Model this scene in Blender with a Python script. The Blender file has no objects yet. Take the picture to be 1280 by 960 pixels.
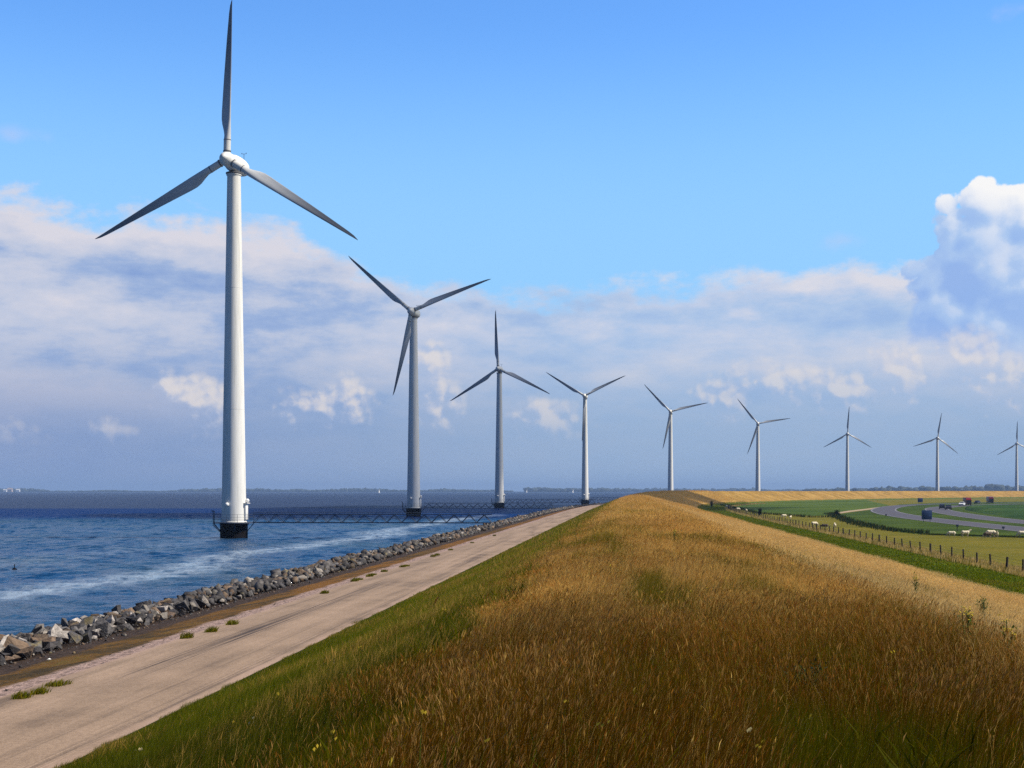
import bpy, bmesh, math, random
import numpy as np
from mathutils import Vector, Matrix

random.seed(11)
RNG = np.random.default_rng(11)
SC = bpy.context.scene
COL = SC.collection
R = math.radians

# ------------------------------------------------------------------ camera, sky, sun, exposure
FPX, HOR, CAMZ = 1700.0, 613.5, 6.25        # focal length in px of a 1280 px wide frame, horizon row, eye height over the water
cam = bpy.data.cameras.new('camera')
cam.sensor_width = 36.0
cam.lens = 36.0 * FPX / 1280.0
cam.shift_y = (HOR - 480.0) / 1280.0
cam.clip_start, cam.clip_end = 0.1, 40000.0
camo = bpy.data.objects.new('camera', cam)
COL.objects.link(camo)
camo.location = (0, 0, CAMZ)
camo.rotation_euler = (R(90), 0, 0)
SC.camera = camo

SUN_AZ, SUN_EL = 97.0, 47.0                  # compass azimuth from +Y over +X, elevation
SKY_STRENGTH, SUN_STRENGTH = 0.1, 5.0
sun = bpy.data.lights.new('sun', 'SUN')
sun.energy, sun.angle, sun.color = SUN_STRENGTH, R(0.5), (1.0, 0.91, 0.75)
suno = bpy.data.objects.new('sun', sun)
COL.objects.link(suno)
SUND = Vector((math.sin(R(SUN_AZ)) * math.cos(R(SUN_EL)), math.cos(R(SUN_AZ)) * math.cos(R(SUN_EL)), math.sin(R(SUN_EL))))
suno.rotation_euler = SUND.to_track_quat('Z', 'Y').to_euler()

SC.view_settings.view_transform = 'Standard'
SC.view_settings.look = 'None'
EXPOSURE = 0.35
SC.view_settings.exposure = EXPOSURE
SC.view_settings.gamma = 1.0
SC.view_settings.use_curve_mapping = False
SC.render.engine = 'CYCLES'
SC.cycles.use_denoising = False
SC.cycles.max_bounces = 6
SC.cycles.diffuse_bounces = 2
SC.cycles.glossy_bounces = 2
SC.cycles.transmission_bounces = 3
SC.cycles.transparent_max_bounces = 4
SC.cycles.volume_bounces = 0
SC.cycles.caustics_reflective = False
SC.cycles.caustics_refractive = False


def lin(r, g, b):
    f = lambda c: c / 12.92 if c <= 0.04045 else ((c + 0.055) / 1.055) ** 2.4
    return (f(r / 255), f(g / 255), f(b / 255))


class NT:
    """a thin writer of node trees"""
    def __init__(s, tree):
        s.t = tree
    def node(s, typ, **props):
        n = s.t.nodes.new(typ)
        for k, v in props.items():
            setattr(n, k, v)
        return n
    def put(s, sock, v):
        if v is None:
            return
        if isinstance(v, bpy.types.NodeSocket):
            s.t.links.new(v, sock)
        elif isinstance(v, (tuple, list)) and len(v) == 3 and sock.type == 'RGBA':
            sock.default_value = (*v, 1.0)
        else:
            sock.default_value = v
    def m(s, op, a, b=None, c=None, clamp=False):
        n = s.node('ShaderNodeMath', operation=op, use_clamp=clamp)
        for i, v in enumerate((a, b, c)):
            s.put(n.inputs[i], v)
        return n.outputs[0]
    def vm(s, op, a, b=None):
        n = s.node('ShaderNodeVectorMath', operation=op)
        s.put(n.inputs[0], a)
        s.put(n.inputs[1], b)
        return n.outputs[0]
    def mix(s, fac, a, b, blend='MIX'):
        n = s.node('ShaderNodeMix', data_type='RGBA', blend_type=blend, clamp_factor=True)
        s.put(n.inputs[0], fac)
        s.put(n.inputs[6], a)
        s.put(n.inputs[7], b)
        return n.outputs[2]
    def smooth(s, x, a, b, lo=0.0, hi=1.0):
        n = s.node('ShaderNodeMapRange', interpolation_type='SMOOTHSTEP')
        for i, v in enumerate((x, a, b, lo, hi)):
            s.put(n.inputs[i], v)
        return n.outputs[0]
    def noise(s, vec, scale, detail=4.0, rough=0.55, dist=0.0, lac=2.0, dim='3D'):
        n = s.node('ShaderNodeTexNoise', noise_dimensions=dim)
        s.put(n.inputs['Vector'], vec)
        for k, v in (('Scale', scale), ('Detail', detail), ('Roughness', rough), ('Distortion', dist), ('Lacunarity', lac)):
            s.put(n.inputs[k], v)
        return n.outputs[0]
    def voro(s, vec, scale, feature='F1'):
        n = s.node('ShaderNodeTexVoronoi', feature=feature)
        s.put(n.inputs['Vector'], vec)
        s.put(n.inputs['Scale'], scale)
        return n.outputs[0], n.outputs[1] if len(n.outputs) > 1 else None
    def ramp(s, fac, stops, interp='LINEAR'):
        n = s.node('ShaderNodeValToRGB')
        e = n.color_ramp.elements
        n.color_ramp.interpolation = interp
        while len(e) < len(stops):
            e.new(0.5)
        for el, (p, c) in zip(e, stops):
            el.position = p
            el.color = (*c, 1.0) if len(c) == 3 else c
        s.put(n.inputs[0], fac)
        return n.outputs[0]
    def xyz(s, x, y, z):
        n = s.node('ShaderNodeCombineXYZ')
        for i, v in enumerate((x, y, z)):
            s.put(n.inputs[i], v)
        return n.outputs[0]
    def sep(s, v):
        n = s.node('ShaderNodeSeparateXYZ')
        s.put(n.inputs[0], v)
        return n.outputs
    def attr(s, name):
        return s.node('ShaderNodeAttribute', attribute_name=name)
    def bump(s, h, strength=0.5, distance=0.05, normal=None):
        n = s.node('ShaderNodeBump')
        s.put(n.inputs['Strength'], strength)
        s.put(n.inputs['Distance'], distance)
        s.put(n.inputs['Height'], h)
        s.put(n.inputs['Normal'], normal)
        return n.outputs[0]


# ------------------------------------------------------------------ world: Nishita sky with clouds laid out by compass direction
world = bpy.data.worlds.new('World')
SC.world = world
world.use_nodes = True
world.cycles.sampling_method = 'MANUAL'
world.cycles.sample_map_resolution = 512
W = NT(world.node_tree)
bg = world.node_tree.nodes['Background']
bg.inputs['Strength'].default_value = SKY_STRENGTH
sky = W.node('ShaderNodeTexSky', sky_type='NISHITA', sun_disc=False)
sky.sun_elevation, sky.sun_rotation = R(SUN_EL), R(SUN_AZ)
sky.air_density, sky.dust_density, sky.ozone_density = 1.0, 0.25, 2.0
D = W.node('ShaderNodeTexCoord').outputs['Generated']
dx, dy, dz = W.sep(D)
# direction in hundredths of a degree-like units: 17 per radian of azimuth, east positive, heights downward from the horizon at 6.13
AX = W.m('MULTIPLY_ADD', W.m('ARCTAN2', dx, dy), 17.0, 6.4)
hyp = W.m('SQRT', W.m('ADD', W.m('MULTIPLY', dx, dx), W.m('MULTIPLY', dy, dy)))
AY = W.m('MULTIPLY_ADD', W.m('DIVIDE', dz, W.m('MAXIMUM', hyp, 0.02)), -17.0, 6.13)


def cl(r, g, b, k=1.0):
    return tuple(c * k / SKY_STRENGTH / 2 ** EXPOSURE for c in lin(r, g, b))


def n2(G, x, y, scale, detail, rough=0.55, off=0.0):
    return G.noise(G.xyz(G.m('ADD', x, off), G.m('ADD', y, off * 0.7), 0.0), scale, detail, rough, dim='2D')


def blob_group(name, blobs, scale, k, detail, warp, vor):
    """a node group: cloud density at (x, y) from a few soft billows and fractal noise"""
    g = bpy.data.node_groups.new(name, 'ShaderNodeTree')
    g.interface.new_socket('x', in_out='INPUT', socket_type='NodeSocketFloat')
    g.interface.new_socket('y', in_out='INPUT', socket_type='NodeSocketFloat')
    g.interface.new_socket('f', in_out='OUTPUT', socket_type='NodeSocketFloat')
    G = NT(g)
    gi, go = G.node('NodeGroupInput'), G.node('NodeGroupOutput')
    x, y = gi.outputs[0], gi.outputs[1]
    fb = G.m('SUBTRACT', n2(G, x, y, scale, detail, 0.58, 8.1), 0.5)
    xx = G.m('MULTIPLY_ADD', fb, warp, x)
    yy = G.m('MULTIPLY_ADD', fb, -warp, y)
    f = None
    for cx, cy, rx, ry in blobs:
        a = G.m('MULTIPLY_ADD', xx, 1 / rx, -cx / rx)
        b = G.m('MULTIPLY_ADD', yy, 1 / ry, -cy / ry)
        d = G.m('MULTIPLY_ADD', G.m('SQRT', G.m('MULTIPLY_ADD', a, a, G.m('MULTIPLY', b, b))), -min(rx, ry), min(rx, ry))
        f = d if f is None else G.m('SMOOTH_MAX', f, d, 0.08)
    f = G.m('MULTIPLY_ADD', fb, k, f)
    if vor:
        for sc, kk in ((vor, 0.15), (vor * 2.3, 0.085)):
            v = G.node('ShaderNodeTexVoronoi', feature='F1', voronoi_dimensions='2D')
            G.put(v.inputs['Vector'], G.xyz(xx, yy, 0.0))
            v.inputs['Scale'].default_value = sc
            v.inputs['Detail'].default_value = 0.0
            dd = v.outputs[0]
            f = G.m('MULTIPLY_ADD', G.m('MULTIPLY', dd, dd), -kk, f)
        f = G.m('ADD', f, 0.055)
    G.t.links.new(f, go.inputs[0])
    return g


def use(g, x, y):
    n = W.node('ShaderNodeGroup', node_tree=g)
    W.put(n.inputs[0], x)
    W.put(n.inputs[1], y)
    return n.outputs[0]


blue = W.mix(1.0, sky.outputs[0], W.mix(W.smooth(AY, -4.0, -0.2), (0.36, 0.58, 0.88), (0.76, 1.27, 1.82)), 'MULTIPLY')
blue = W.mix(W.smooth(AY, 0.0, 3.4, 0.0, 0.85), blue, cl(152, 208, 253))
# low stratocumulus deck: ragged top, thin horizontal streaks
top = W.ramp(W.m('DIVIDE', AX, 12.8), [(p, (v / 10,) * 3) for p, v in ((0.0, 2.7), (0.05, 2.7), (0.2, 2.72), (0.29, 2.9), (0.36, 3.5), (0.55, 3.65), (0.68, 3.5), (0.76, 3.35), (0.9, 3.3))], 'B_SPLINE')
top = W.m('MULTIPLY', W.sep(top)[0], 10.0)
nA = W.noise(W.xyz(W.m('MULTIPLY', AX, 0.8), W.m('MULTIPLY', AY, 1.5), 0.0), 1.5, 6.0, 0.6, dim='2D')
edge = W.m('ADD', W.m('SUBTRACT', AY, top), W.m('MULTIPLY', W.m('SUBTRACT', nA, 0.5), 1.0))
aA = W.smooth(edge, -0.10, 0.26)
nB = W.noise(W.xyz(W.m('MULTIPLY_ADD', AX, 0.20, 3.3), W.m('MULTIPLY', AY, 0.85), 0.0), 1.1, 3.0, 0.5, dim='2D')
nC = W.noise(W.xyz(W.m('MULTIPLY_ADD', AX, 0.55, 9.3), W.m('MULTIPLY', AY, 1.5), 0.0), 2.4, 6.0, 0.62, dim='2D')
st = W.m('ADD', W.m('MULTIPLY', nB, 0.70), W.m('MULTIPLY', nC, 0.30))
rim = W.smooth(edge, 0.05, 0.75, 0.13, 0.0)
st = W.m('ADD', st, rim)
deckL = W.ramp(st, [(0.345, cl(136, 162, 212)), (0.42, cl(160, 180, 218)), (0.495, cl(194, 201, 222)), (0.63, cl(222, 218, 226))])
deckR = W.ramp(st, [(0.36, cl(160, 188, 230)), (0.45, cl(178, 200, 232)), (0.52, cl(196, 208, 232)), (0.64, cl(224, 222, 230))])
deck = W.mix(W.smooth(AX, 3.0, 8.0), deckL, deckR)
lowcol = W.mix(W.smooth(AX, 0.0, 9.0), cl(131, 151, 194), cl(152, 177, 209))
deck = W.mix(W.smooth(AY, 4.0, 5.6, 0.0, 0.9), deck, lowcol)
c = W.mix(W.m('MULTIPLY', aA, 0.95), blue, deck)
# the towering cumulus on the right
gT = blob_group('towering_cumulus', [(12.12, 2.78, .36, .34), (11.74, 2.92, .24, .34), (12.7, 2.95, .55, .46), (12.05, 3.45, .62, .7), (11.5, 3.62, .34, .28), (11.68, 4.05, .5, .5),
                                     (12.9, 3.8, 1.0, .95), (12.2, 4.2, .7, .5)], 2.1, 0.34, 8.0, 0.12, 2.8)
fT = use(gT, AX, AY)
fT2 = use(gT, W.m('ADD', AX, 0.10), W.m('ADD', AY, -0.13))
rT = W.m('SUBTRACT', fT, fT2)
core = W.m('MULTIPLY_ADD', W.m('MINIMUM', fT, 0.6), -0.22, rT)
relief = W.smooth(W.m('MULTIPLY_ADD', W.m('SUBTRACT', AX, 12.2), 0.05, core), -0.28, 0.14)
shade = W.m('ADD', W.smooth(AY, 2.3, 3.3, 0.55, 0.0), W.smooth(AX, 11.7, 13.4, -0.05, 0.28))
litT = W.m('ADD', W.m('MULTIPLY', relief, 0.55), shade)
colT = W.ramp(litT, [(0.0, cl(148, 182, 236)), (0.35, cl(172, 200, 240)), (0.7, cl(224, 231, 245)), (1.0, cl(253, 251, 249))])
aT = W.m('MULTIPLY', W.smooth(fT, 0.0, W.smooth(AY, 3.3, 4.5, 0.05, 0.26)), W.smooth(AY, 4.0, 5.0, 0.97, 0.0))
c = W.mix(aT, c, colT)
# small cream cumulus heads standing in the deck
gS = blob_group('small_cumulus', [(2.5, 5.08, .55, .46), (2.25, 4.95, .36, .34), (4.05, 5.12, .7, .34), (4.35, 5.0, .4, .36), (5.36, 4.6, .34, .42), (5.5, 5.0, .34, .5),
                                  (6.8, 5.3, .6, .36), (9.7, 4.8, .85, .36), (9.0, 5.0, .5, .34), (10.45, 4.95, .5, .36),
                                  (11.9, 4.6, .55, .46), (12.25, 4.85, .55, .4), (11.1, 4.7, .4, .4), (12.75, 5.0, .5, .5), (0.3, 5.55, .6, .22), (1.5, 5.45, .36, .2)],
                2.3, 0.36, 8.0, 0.12, 3.6)
fS = use(gS, AX, AY)
fS2 = use(gS, W.m('ADD', AX, 0.06), W.m('ADD', AY, -0.08))
rS = W.m('SUBTRACT', fS, fS2)
tS = W.smooth(rS, -0.08, 0.15)
colS = W.mix(tS, cl(170, 188, 224), cl(236, 227, 221))
aS = W.m('MULTIPLY', W.smooth(fS, -0.01, 0.20), W.smooth(rS, -0.08, 0.10, 0.12, W.smooth(AX, 4.5, 7.0, 0.76, 0.55)))
c = W.mix(W.m('MULTIPLY', aS, W.smooth(AY, 5.1, 5.7, 1.0, 0.0)), c, colS)
# a few thin wisps
gW = blob_group('wisps', [(12.5, .5, .6, .14), (0.5, 1.92, .5, .13), (10.5, 3.1, .4, .14)], 2.2, 0.3, 5.0, 0.1, 0)
fW = use(gW, AX, AY)
c = W.mix(W.smooth(fW, 0.0, 0.3, 0.0, 0.5), c, cl(206, 208, 234))
# sky outside the view dimmed, put in to deepen the towers' shaded sides
dull = W.m('MULTIPLY', W.smooth(AX, -7.0, -0.8, 0.42, 1.0), W.smooth(AX, 13.6, 22.0, 1.0, 0.55))
c = W.mix(1.0, c, W.xyz(dull, dull, dull), 'MULTIPLY')
W.put(bg.inputs['Color'], c)


# ------------------------------------------------------------------ small helpers
def tag(o, label=None, cat=None, group=None, kind=None):
    if label: o['label'] = label
    if cat: o['category'] = cat
    if group: o['group'] = group
    if kind: o['kind'] = kind
    return o


def empty(name, loc=(0, 0, 0), rz=0.0):
    o = bpy.data.objects.new(name, None)
    o.empty_display_size = 0.3
    COL.objects.link(o)
    o.location = loc
    o.rotation_euler = (0, 0, rz)
    return o


def link_mesh(name, me, mat=None, parent=None):
    if mat is not None:
        me.materials.append(mat)
    o = bpy.data.objects.new(name, me)
    COL.objects.link(o)
    if parent is not None:
        o.parent = parent
    return o


def from_bm(name, bm, mat, parent=None, smooth=30.0):
    bmesh.ops.recalc_face_normals(bm, faces=bm.faces)
    me = bpy.data.meshes.new(name)
    bm.to_mesh(me)
    bm.free()
    if smooth:
        me.polygons.foreach_set('use_smooth', [True] * len(me.polygons))
        me.set_sharp_from_angle(angle=R(smooth))
    return link_mesh(name, me, mat, parent)


def dup(root):
    r = root.copy()
    COL.objects.link(r)
    def rec(src, dst):
        for ch in src.children:
            c2 = ch.copy()
            COL.objects.link(c2)
            c2.parent = dst
            rec(ch, c2)
    rec(root, r)
    return r


def box(bm, x0, x1, y0, y1, z0, z1, bevel=0.0, mat=None):
    r = bmesh.ops.create_cube(bm, size=1.0)
    vs = r['verts']
    for v in vs:
        v.co = Vector((x0 + (v.co.x + .5) * (x1 - x0), y0 + (v.co.y + .5) * (y1 - y0), z0 + (v.co.z + .5) * (z1 - z0)))
    if mat is not None:
        bmesh.ops.transform(bm, matrix=mat, verts=vs)
    if bevel:
        es = list({e for v in vs for e in v.link_edges})
        bmesh.ops.bevel(bm, geom=es, offset=bevel, segments=2, profile=0.5, affect='EDGES')


def tube(bm, p, q, r0, r1=None, seg=8, caps=True):
    p, q = Vector(p), Vector(q)
    r1 = r0 if r1 is None else r1
    d = q - p
    M = Matrix.Translation((p + q) / 2) @ d.to_track_quat('Z', 'Y').to_matrix().to_4x4()
    bmesh.ops.create_cone(bm, cap_ends=caps, segments=seg, radius1=r0, radius2=r1, depth=d.length, matrix=M)


def lathe(bm, prof, seg=32, M=None):
    """prof: (radius, z) from bottom to top"""
    rings = []
    for r, z in prof:
        if r < 1e-6:
            rings.append([bm.verts.new((0, 0, z))])
        else:
            rings.append([bm.verts.new((r * math.cos(2 * math.pi * i / seg), r * math.sin(2 * math.pi * i / seg), z)) for i in range(seg)])
    for a, b in zip(rings, rings[1:]):
        for i in range(seg):
            j = (i + 1) % seg
            if len(a) == 1 and len(b) == 1:
                continue
            if len(a) == 1:
                bm.faces.new((a[0], b[j], b[i]))
            elif len(b) == 1:
                bm.faces.new((a[i], a[j], b[0]))
            else:
                bm.faces.new((a[i], a[j], b[j], b[i]))
    for ring, rev in ((rings[0], True), (rings[-1], False)):
        if len(ring) > 1:
            bm.faces.new(ring[::-1] if rev else ring)
    if M is not None:
        bmesh.ops.transform(bm, matrix=M, verts=[v for r in rings for v in r])


def np_mesh(name, verts, faces, attrs=None, cols=None, smooth=False):
    """faces: (n, k) int array; attrs: {name: float per point}; cols: (n, 3) per point"""
    me = bpy.data.meshes.new(name)
    verts = np.asarray(verts, np.float32)
    faces = np.asarray(faces, np.int32)
    nf, k = faces.shape
    me.vertices.add(len(verts))
    me.vertices.foreach_set('co', verts.ravel())
    me.loops.add(nf * k)
    me.loops.foreach_set('vertex_index', faces.ravel())
    me.polygons.add(nf)
    me.polygons.foreach_set('loop_start', np.arange(0, nf * k, k, dtype=np.int32))
    if smooth:
        me.polygons.foreach_set('use_smooth', np.ones(nf, bool))
    me.update(calc_edges=True)
    for n_, a in (attrs or {}).items():
        at = me.attributes.new(n_, 'FLOAT', 'POINT')
        at.data.foreach_set('value', np.asarray(a, np.float32))
    if cols is not None:
        at = me.attributes.new('col', 'FLOAT_COLOR', 'POINT')
        c4 = np.ones((len(verts), 4), np.float32)
        c4[:, :3] = cols
        at.data.foreach_set('color', c4.ravel())
    return me


def vnoise(x, y, seed=0):
    """smooth value noise in [0, 1]"""
    xi, yi = np.floor(x).astype(np.int64), np.floor(y).astype(np.int64)
    xf, yf = x - xi, y - yi
    u, v = xf * xf * (3 - 2 * xf), yf * yf * (3 - 2 * yf)
    def h(a, b):
        n = (a * 374761393 + b * 668265263 + seed * 974634533) & 0x7fffffff
        n = ((n ^ (n >> 13)) * 1274126177) & 0x7fffffff
        n = (n ^ (n >> 16)) & 0xffffff
        return n / float(0xffffff)
    return (h(xi, yi) * (1 - u) + h(xi + 1, yi) * u) * (1 - v) + (h(xi, yi + 1) * (1 - u) + h(xi + 1, yi + 1) * u) * v


def fbm(x, y, oct=4, seed=0):
    a, t, w = 0.0, 0.0, 1.0
    for i in range(oct):
        a = a + w * vnoise(x * 2 ** i + 17.3 * i, y * 2 ** i - 9.1 * i, seed + i)
        t += w
        w *= 0.55
    return a / t


def px(X, Y, z):
    d = FPX * (CAMZ - z) / (Y - HOR)
    return ((X - 640.0) / FPX * d, d)


# ------------------------------------------------------------------ the dike's course: s along its crest, t to its right
_s = np.arange(-80.0, 2600.0, 1.0)
_h = np.interp(_s, [-80, 270, 400, 550, 680, 800, 960, 1100, 1240, 1700, 2600], [4.9, 4.9, 7.2, 15.0, 23.0, 29.0, 34.0, 39.0, 43.0, 52.0, 60.0])
_h = np.convolve(np.pad(_h, 40, mode='edge'), np.ones(81) / 81, 'valid')
_hr = np.radians(_h)
_cx, _cy = np.cumsum(np.sin(_hr)), np.cumsum(np.cos(_hr))
_i0 = int(np.argmin(np.abs(_s)))
_cx, _cy = _cx - _cx[_i0], _cy - _cy[_i0]


def ST(s, t):
    h = np.interp(s, _s, _hr)
    return np.interp(s, _s, _cx) + t * np.cos(h), np.interp(s, _s, _cy) - t * np.sin(h)


PT = [-26, -22, -20.2, -18.6, -16.8, -12.7, -12.0, -8.0, -6.6, -5.0, -2.4, -1.2, 0, 1.2, 2.4, 3.3, 4.2, 8, 14, 20, 23, 26]
PZ = [-1.3, -0.2, 0.75, 1.15, 1.55, 2.16, 2.28, 2.34, 2.68, 3.32, 4.42, 4.6, 4.66, 4.66, 4.63, 4.54, 4.36, 3.42, 2.02, 0.78, 0.62, 0.52]
LANDZ = 0.6


def sm(x, a, b):
    u = np.clip((x - a) / (b - a), 0, 1)
    return u * u * (3 - 2 * u)


def dike_z(s, t):
    z = np.interp(t, PT, PZ)
    w = np.interp(t, [-8, -2.4, 4, 20], [0, 1, 1, 0])
    z = z + 1.45 * sm(s, 300, 560) * w
    g = np.interp(t, [-8, -6, 18, 22], [0, 1, 1, 0])
    x, y = ST(s, t)
    return z + g * 0.16 * (fbm(x * 0.35, y * 0.35, 3, 5) - 0.5) + g * 0.22 * (fbm(x * 0.07, y * 0.07, 2, 9) - 0.5)


S_STEPS = np.concatenate([np.arange(-25, 120, 0.6), np.arange(120, 320, 1.6), np.arange(320, 800, 4.0), np.arange(800, 2400, 10.0)])


def ribbon(name, ts, mat, zfun=None, steps=S_STEPS, lift=0.0):
    ts = np.asarray(ts, float)
    s, t = np.meshgrid(steps, ts, indexing='ij')
    s, t = s.ravel(), t.ravel()
    x, y = ST(s, t)
    z = (zfun or dike_z)(s, t) + lift
    n, k = len(steps), len(ts)
    i = (np.arange(n - 1)[:, None] * k + np.arange(k - 1)[None, :]).ravel()
    f = np.stack([i, i + k, i + k + 1, i + 1], 1)[:, ::-1]
    f = f[:, ::-1] if False else f
    me = np_mesh(name, np.stack([x, y, z], 1), f, {'s': s, 't': t}, smooth=True)
    return link_mesh(name, me, mat)


# ------------------------------------------------------------------ materials
def new_mat(name):
    m = bpy.data.materials.new(name)
    m.use_nodes = True
    n = NT(m.node_tree)
    return m, n, m.node_tree.nodes['Principled BSDF']


def plain(name, col, rough=0.6, metal=0.0, var=0.12, scale=6.0, bump=0.0, spec=0.5):
    m, n, b = new_mat(name)
    P = n.node('ShaderNodeTexCoord').outputs['Object']
    f = n.noise(P, scale, 5.0, 0.6)
    c = n.mix(f, tuple(x * (1 - var) for x in col), tuple(min(1, x * (1 + var)) for x in col))
    n.put(b.inputs['Base Color'], c)
    b.inputs['Roughness'].default_value = rough
    b.inputs['Metallic'].default_value = metal
    b.inputs['Specular IOR Level'].default_value = spec
    if bump:
        n.put(b.inputs['Normal'], n.bump(f, bump, 0.02))
    return m


def POS(n):
    return n.node('ShaderNodeNewGeometry').outputs['Position']


def turbine_paint():
    m, n, b = new_mat('turbine_paint')
    P = n.node('ShaderNodeTexCoord').outputs['Object']
    x, y, z = n.sep(P)
    streak = n.noise(n.xyz(n.m('MULTIPLY', x, 3.0), n.m('MULTIPLY', y, 3.0), n.m('MULTIPLY', z, 0.12)), 1.6, 5.0, 0.6)
    c = n.ramp(streak, [(0.3, (0.60, 0.60, 0.575)), (0.5, (0.75, 0.75, 0.735)), (0.7, (0.79, 0.79, 0.78))])
    n.put(b.inputs['Base Color'], c)
    b.inputs['Roughness'].default_value = 0.45
    b.inputs['Specular IOR Level'].default_value = 0.35
    return m


def blade_paint():
    m, n, b = new_mat('blade_paint')
    P = n.node('ShaderNodeTexCoord').outputs['Object']
    x, y, z = n.sep(P)
    f = n.noise(n.xyz(n.m('MULTIPLY', x, 4.0), y, n.m('MULTIPLY', z, 0.5)), 1.2, 5.0, 0.6)
    c = n.ramp(f, [(0.3, (0.40, 0.42, 0.46)), (0.7, (0.53, 0.55, 0.59))])
    c = n.mix(n.smooth(z, 5.0, 17.0, 0.0, 0.85), c, (0.11, 0.125, 0.155))       # blade shading put into the paint: bright root, darker towards the tip
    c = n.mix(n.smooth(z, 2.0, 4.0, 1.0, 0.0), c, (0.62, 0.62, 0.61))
    n.put(b.inputs['Base Color'], c)
    b.inputs['Roughness'].default_value = 0.42
    return m


def water_mat():
    m, n, b = new_mat('water')
    P = POS(n)
    x, y, z = n.sep(P)
    t = n.m('SUBTRACT', x, n.m('MULTIPLY', y, 0.0857))                      # offset from the straight stretch of dike
    wide = n.noise(n.xyz(n.m('MULTIPLY', x, 0.006), n.m('MULTIPLY', y, 0.02), 0), 1.0, 4.0, 0.55)
    patch = n.noise(n.xyz(n.m('MULTIPLY', x, 0.05), n.m('MULTIPLY', y, 0.035), 2), 1.0, 5.0, 0.6)
    deep, green, mud = (0.003, 0.040, 0.125), (0.022, 0.058, 0.098), (0.028, 0.046, 0.105)
    c = n.mix(n.smooth(patch, 0.38, 0.70, 0.0, 0.8), deep, green)
    yw = n.m('ADD', y, n.m('MULTIPLY', n.m('SUBTRACT', wide, 0.5), 60.0))
    c = n.mix(n.smooth(yw, 280, 330), c, (0.000, 0.020, 0.115))                # a clear blue lane in front of the silty open lake
    c = n.mix(n.smooth(yw, 470, 500), c, mud)
    # wind-drawn foam lane along the shore
    w1 = n.noise(n.xyz(n.m('MULTIPLY', x, 0.05), n.m('MULTIPLY', y, 0.025), 5), 1.0, 3.0, 0.5)
    w2 = n.noise(n.xyz(n.m('MULTIPLY', x, 0.6), n.m('MULTIPLY', y, 0.25), 7), 1.0, 5.0, 0.65)
    tt = n.m('ABSOLUTE', n.m('ADD', t, n.m('MULTIPLY_ADD', n.m('SUBTRACT', w1, 0.5), 16.0, 36.5)))
    lane = n.m('MULTIPLY', n.smooth(tt, 0.5, 4.6, 1.0, 0.0), n.smooth(w2, 0.30, 0.66))
    lane = n.m('MULTIPLY', lane, n.smooth(y, 300, 380, 1.0, 0.0))
    tt2 = n.m('ABSOLUTE', n.m('ADD', t, n.m('MULTIPLY_ADD', n.m('SUBTRACT', w1, 0.5), 22.0, 52.0)))
    lane2 = n.m('MULTIPLY', n.m('MULTIPLY', n.smooth(tt2, 0.5, 7.0, 0.28, 0.0), n.smooth(w2, 0.38, 0.7)), n.smooth(y, 180, 260, 1.0, 0.0))
    wash = n.m('MULTIPLY', n.smooth(n.m('ADD', t, n.m('MULTIPLY', w1, 2.0)), -24.5, -21.5), n.m('MULTIPLY', n.smooth(y, 230, 300, 1.0, 0.0), n.smooth(w2, 0.36, 0.6)))
    lane = n.m('MAXIMUM', n.m('MAXIMUM', lane, lane2), wash)
    c = n.mix(n.m('MULTIPLY', lane, 0.78), c, (0.36, 0.45, 0.56))
    n.put(b.inputs['Base Color'], c)
    n.put(b.inputs['Roughness'], n.m('MULTIPLY_ADD', n.smooth(y, 60, 500), 0.22, 0.16))
    b.inputs['IOR'].default_value = 1.33
    n.put(b.inputs['Specular IOR Level'], n.smooth(y, 200, 340, 0.17, 0.01))
    v1 = n.xyz(n.m('MULTIPLY', x, 0.35), n.m('MULTIPLY', y, 0.62), 0)
    h = n.m('ADD', n.m('MULTIPLY', n.noise(v1, 1.0, 5.0, 0.6, 0.4), n.m('MULTIPLY_ADD', n.smooth(y, 150, 420), 0.8, 0.35)), n.m('MULTIPLY', n.noise(P, 2.6, 3.0, 0.6), 0.22))
    n.put(b.inputs['Normal'], n.bump(h, 1.0, 0.8))
    return m


def veg_mat(name, transl=0.35, rough=0.6):
    """grass and leaves: each blade's own colour comes from the mesh"""
    m, n, b = new_mat(name)
    a = n.attr('col').outputs['Color']
    n.put(b.inputs['Base Color'], a)
    b.inputs['Roughness'].default_value = rough
    b.inputs['Specular IOR Level'].default_value = 0.03
    tr = n.node('ShaderNodeBsdfTranslucent')
    n.put(tr.inputs['Color'], a)
    mx = n.node('ShaderNodeMixShader')
    mx.inputs[0].default_value = transl
    n.t.links.new(b.outputs[0], mx.inputs[1])
    n.t.links.new(tr.outputs[0], mx.inputs[2])
    n.t.links.new(mx.outputs[0], m.node_tree.nodes['Material Output'].inputs['Surface'])
    return m


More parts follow.
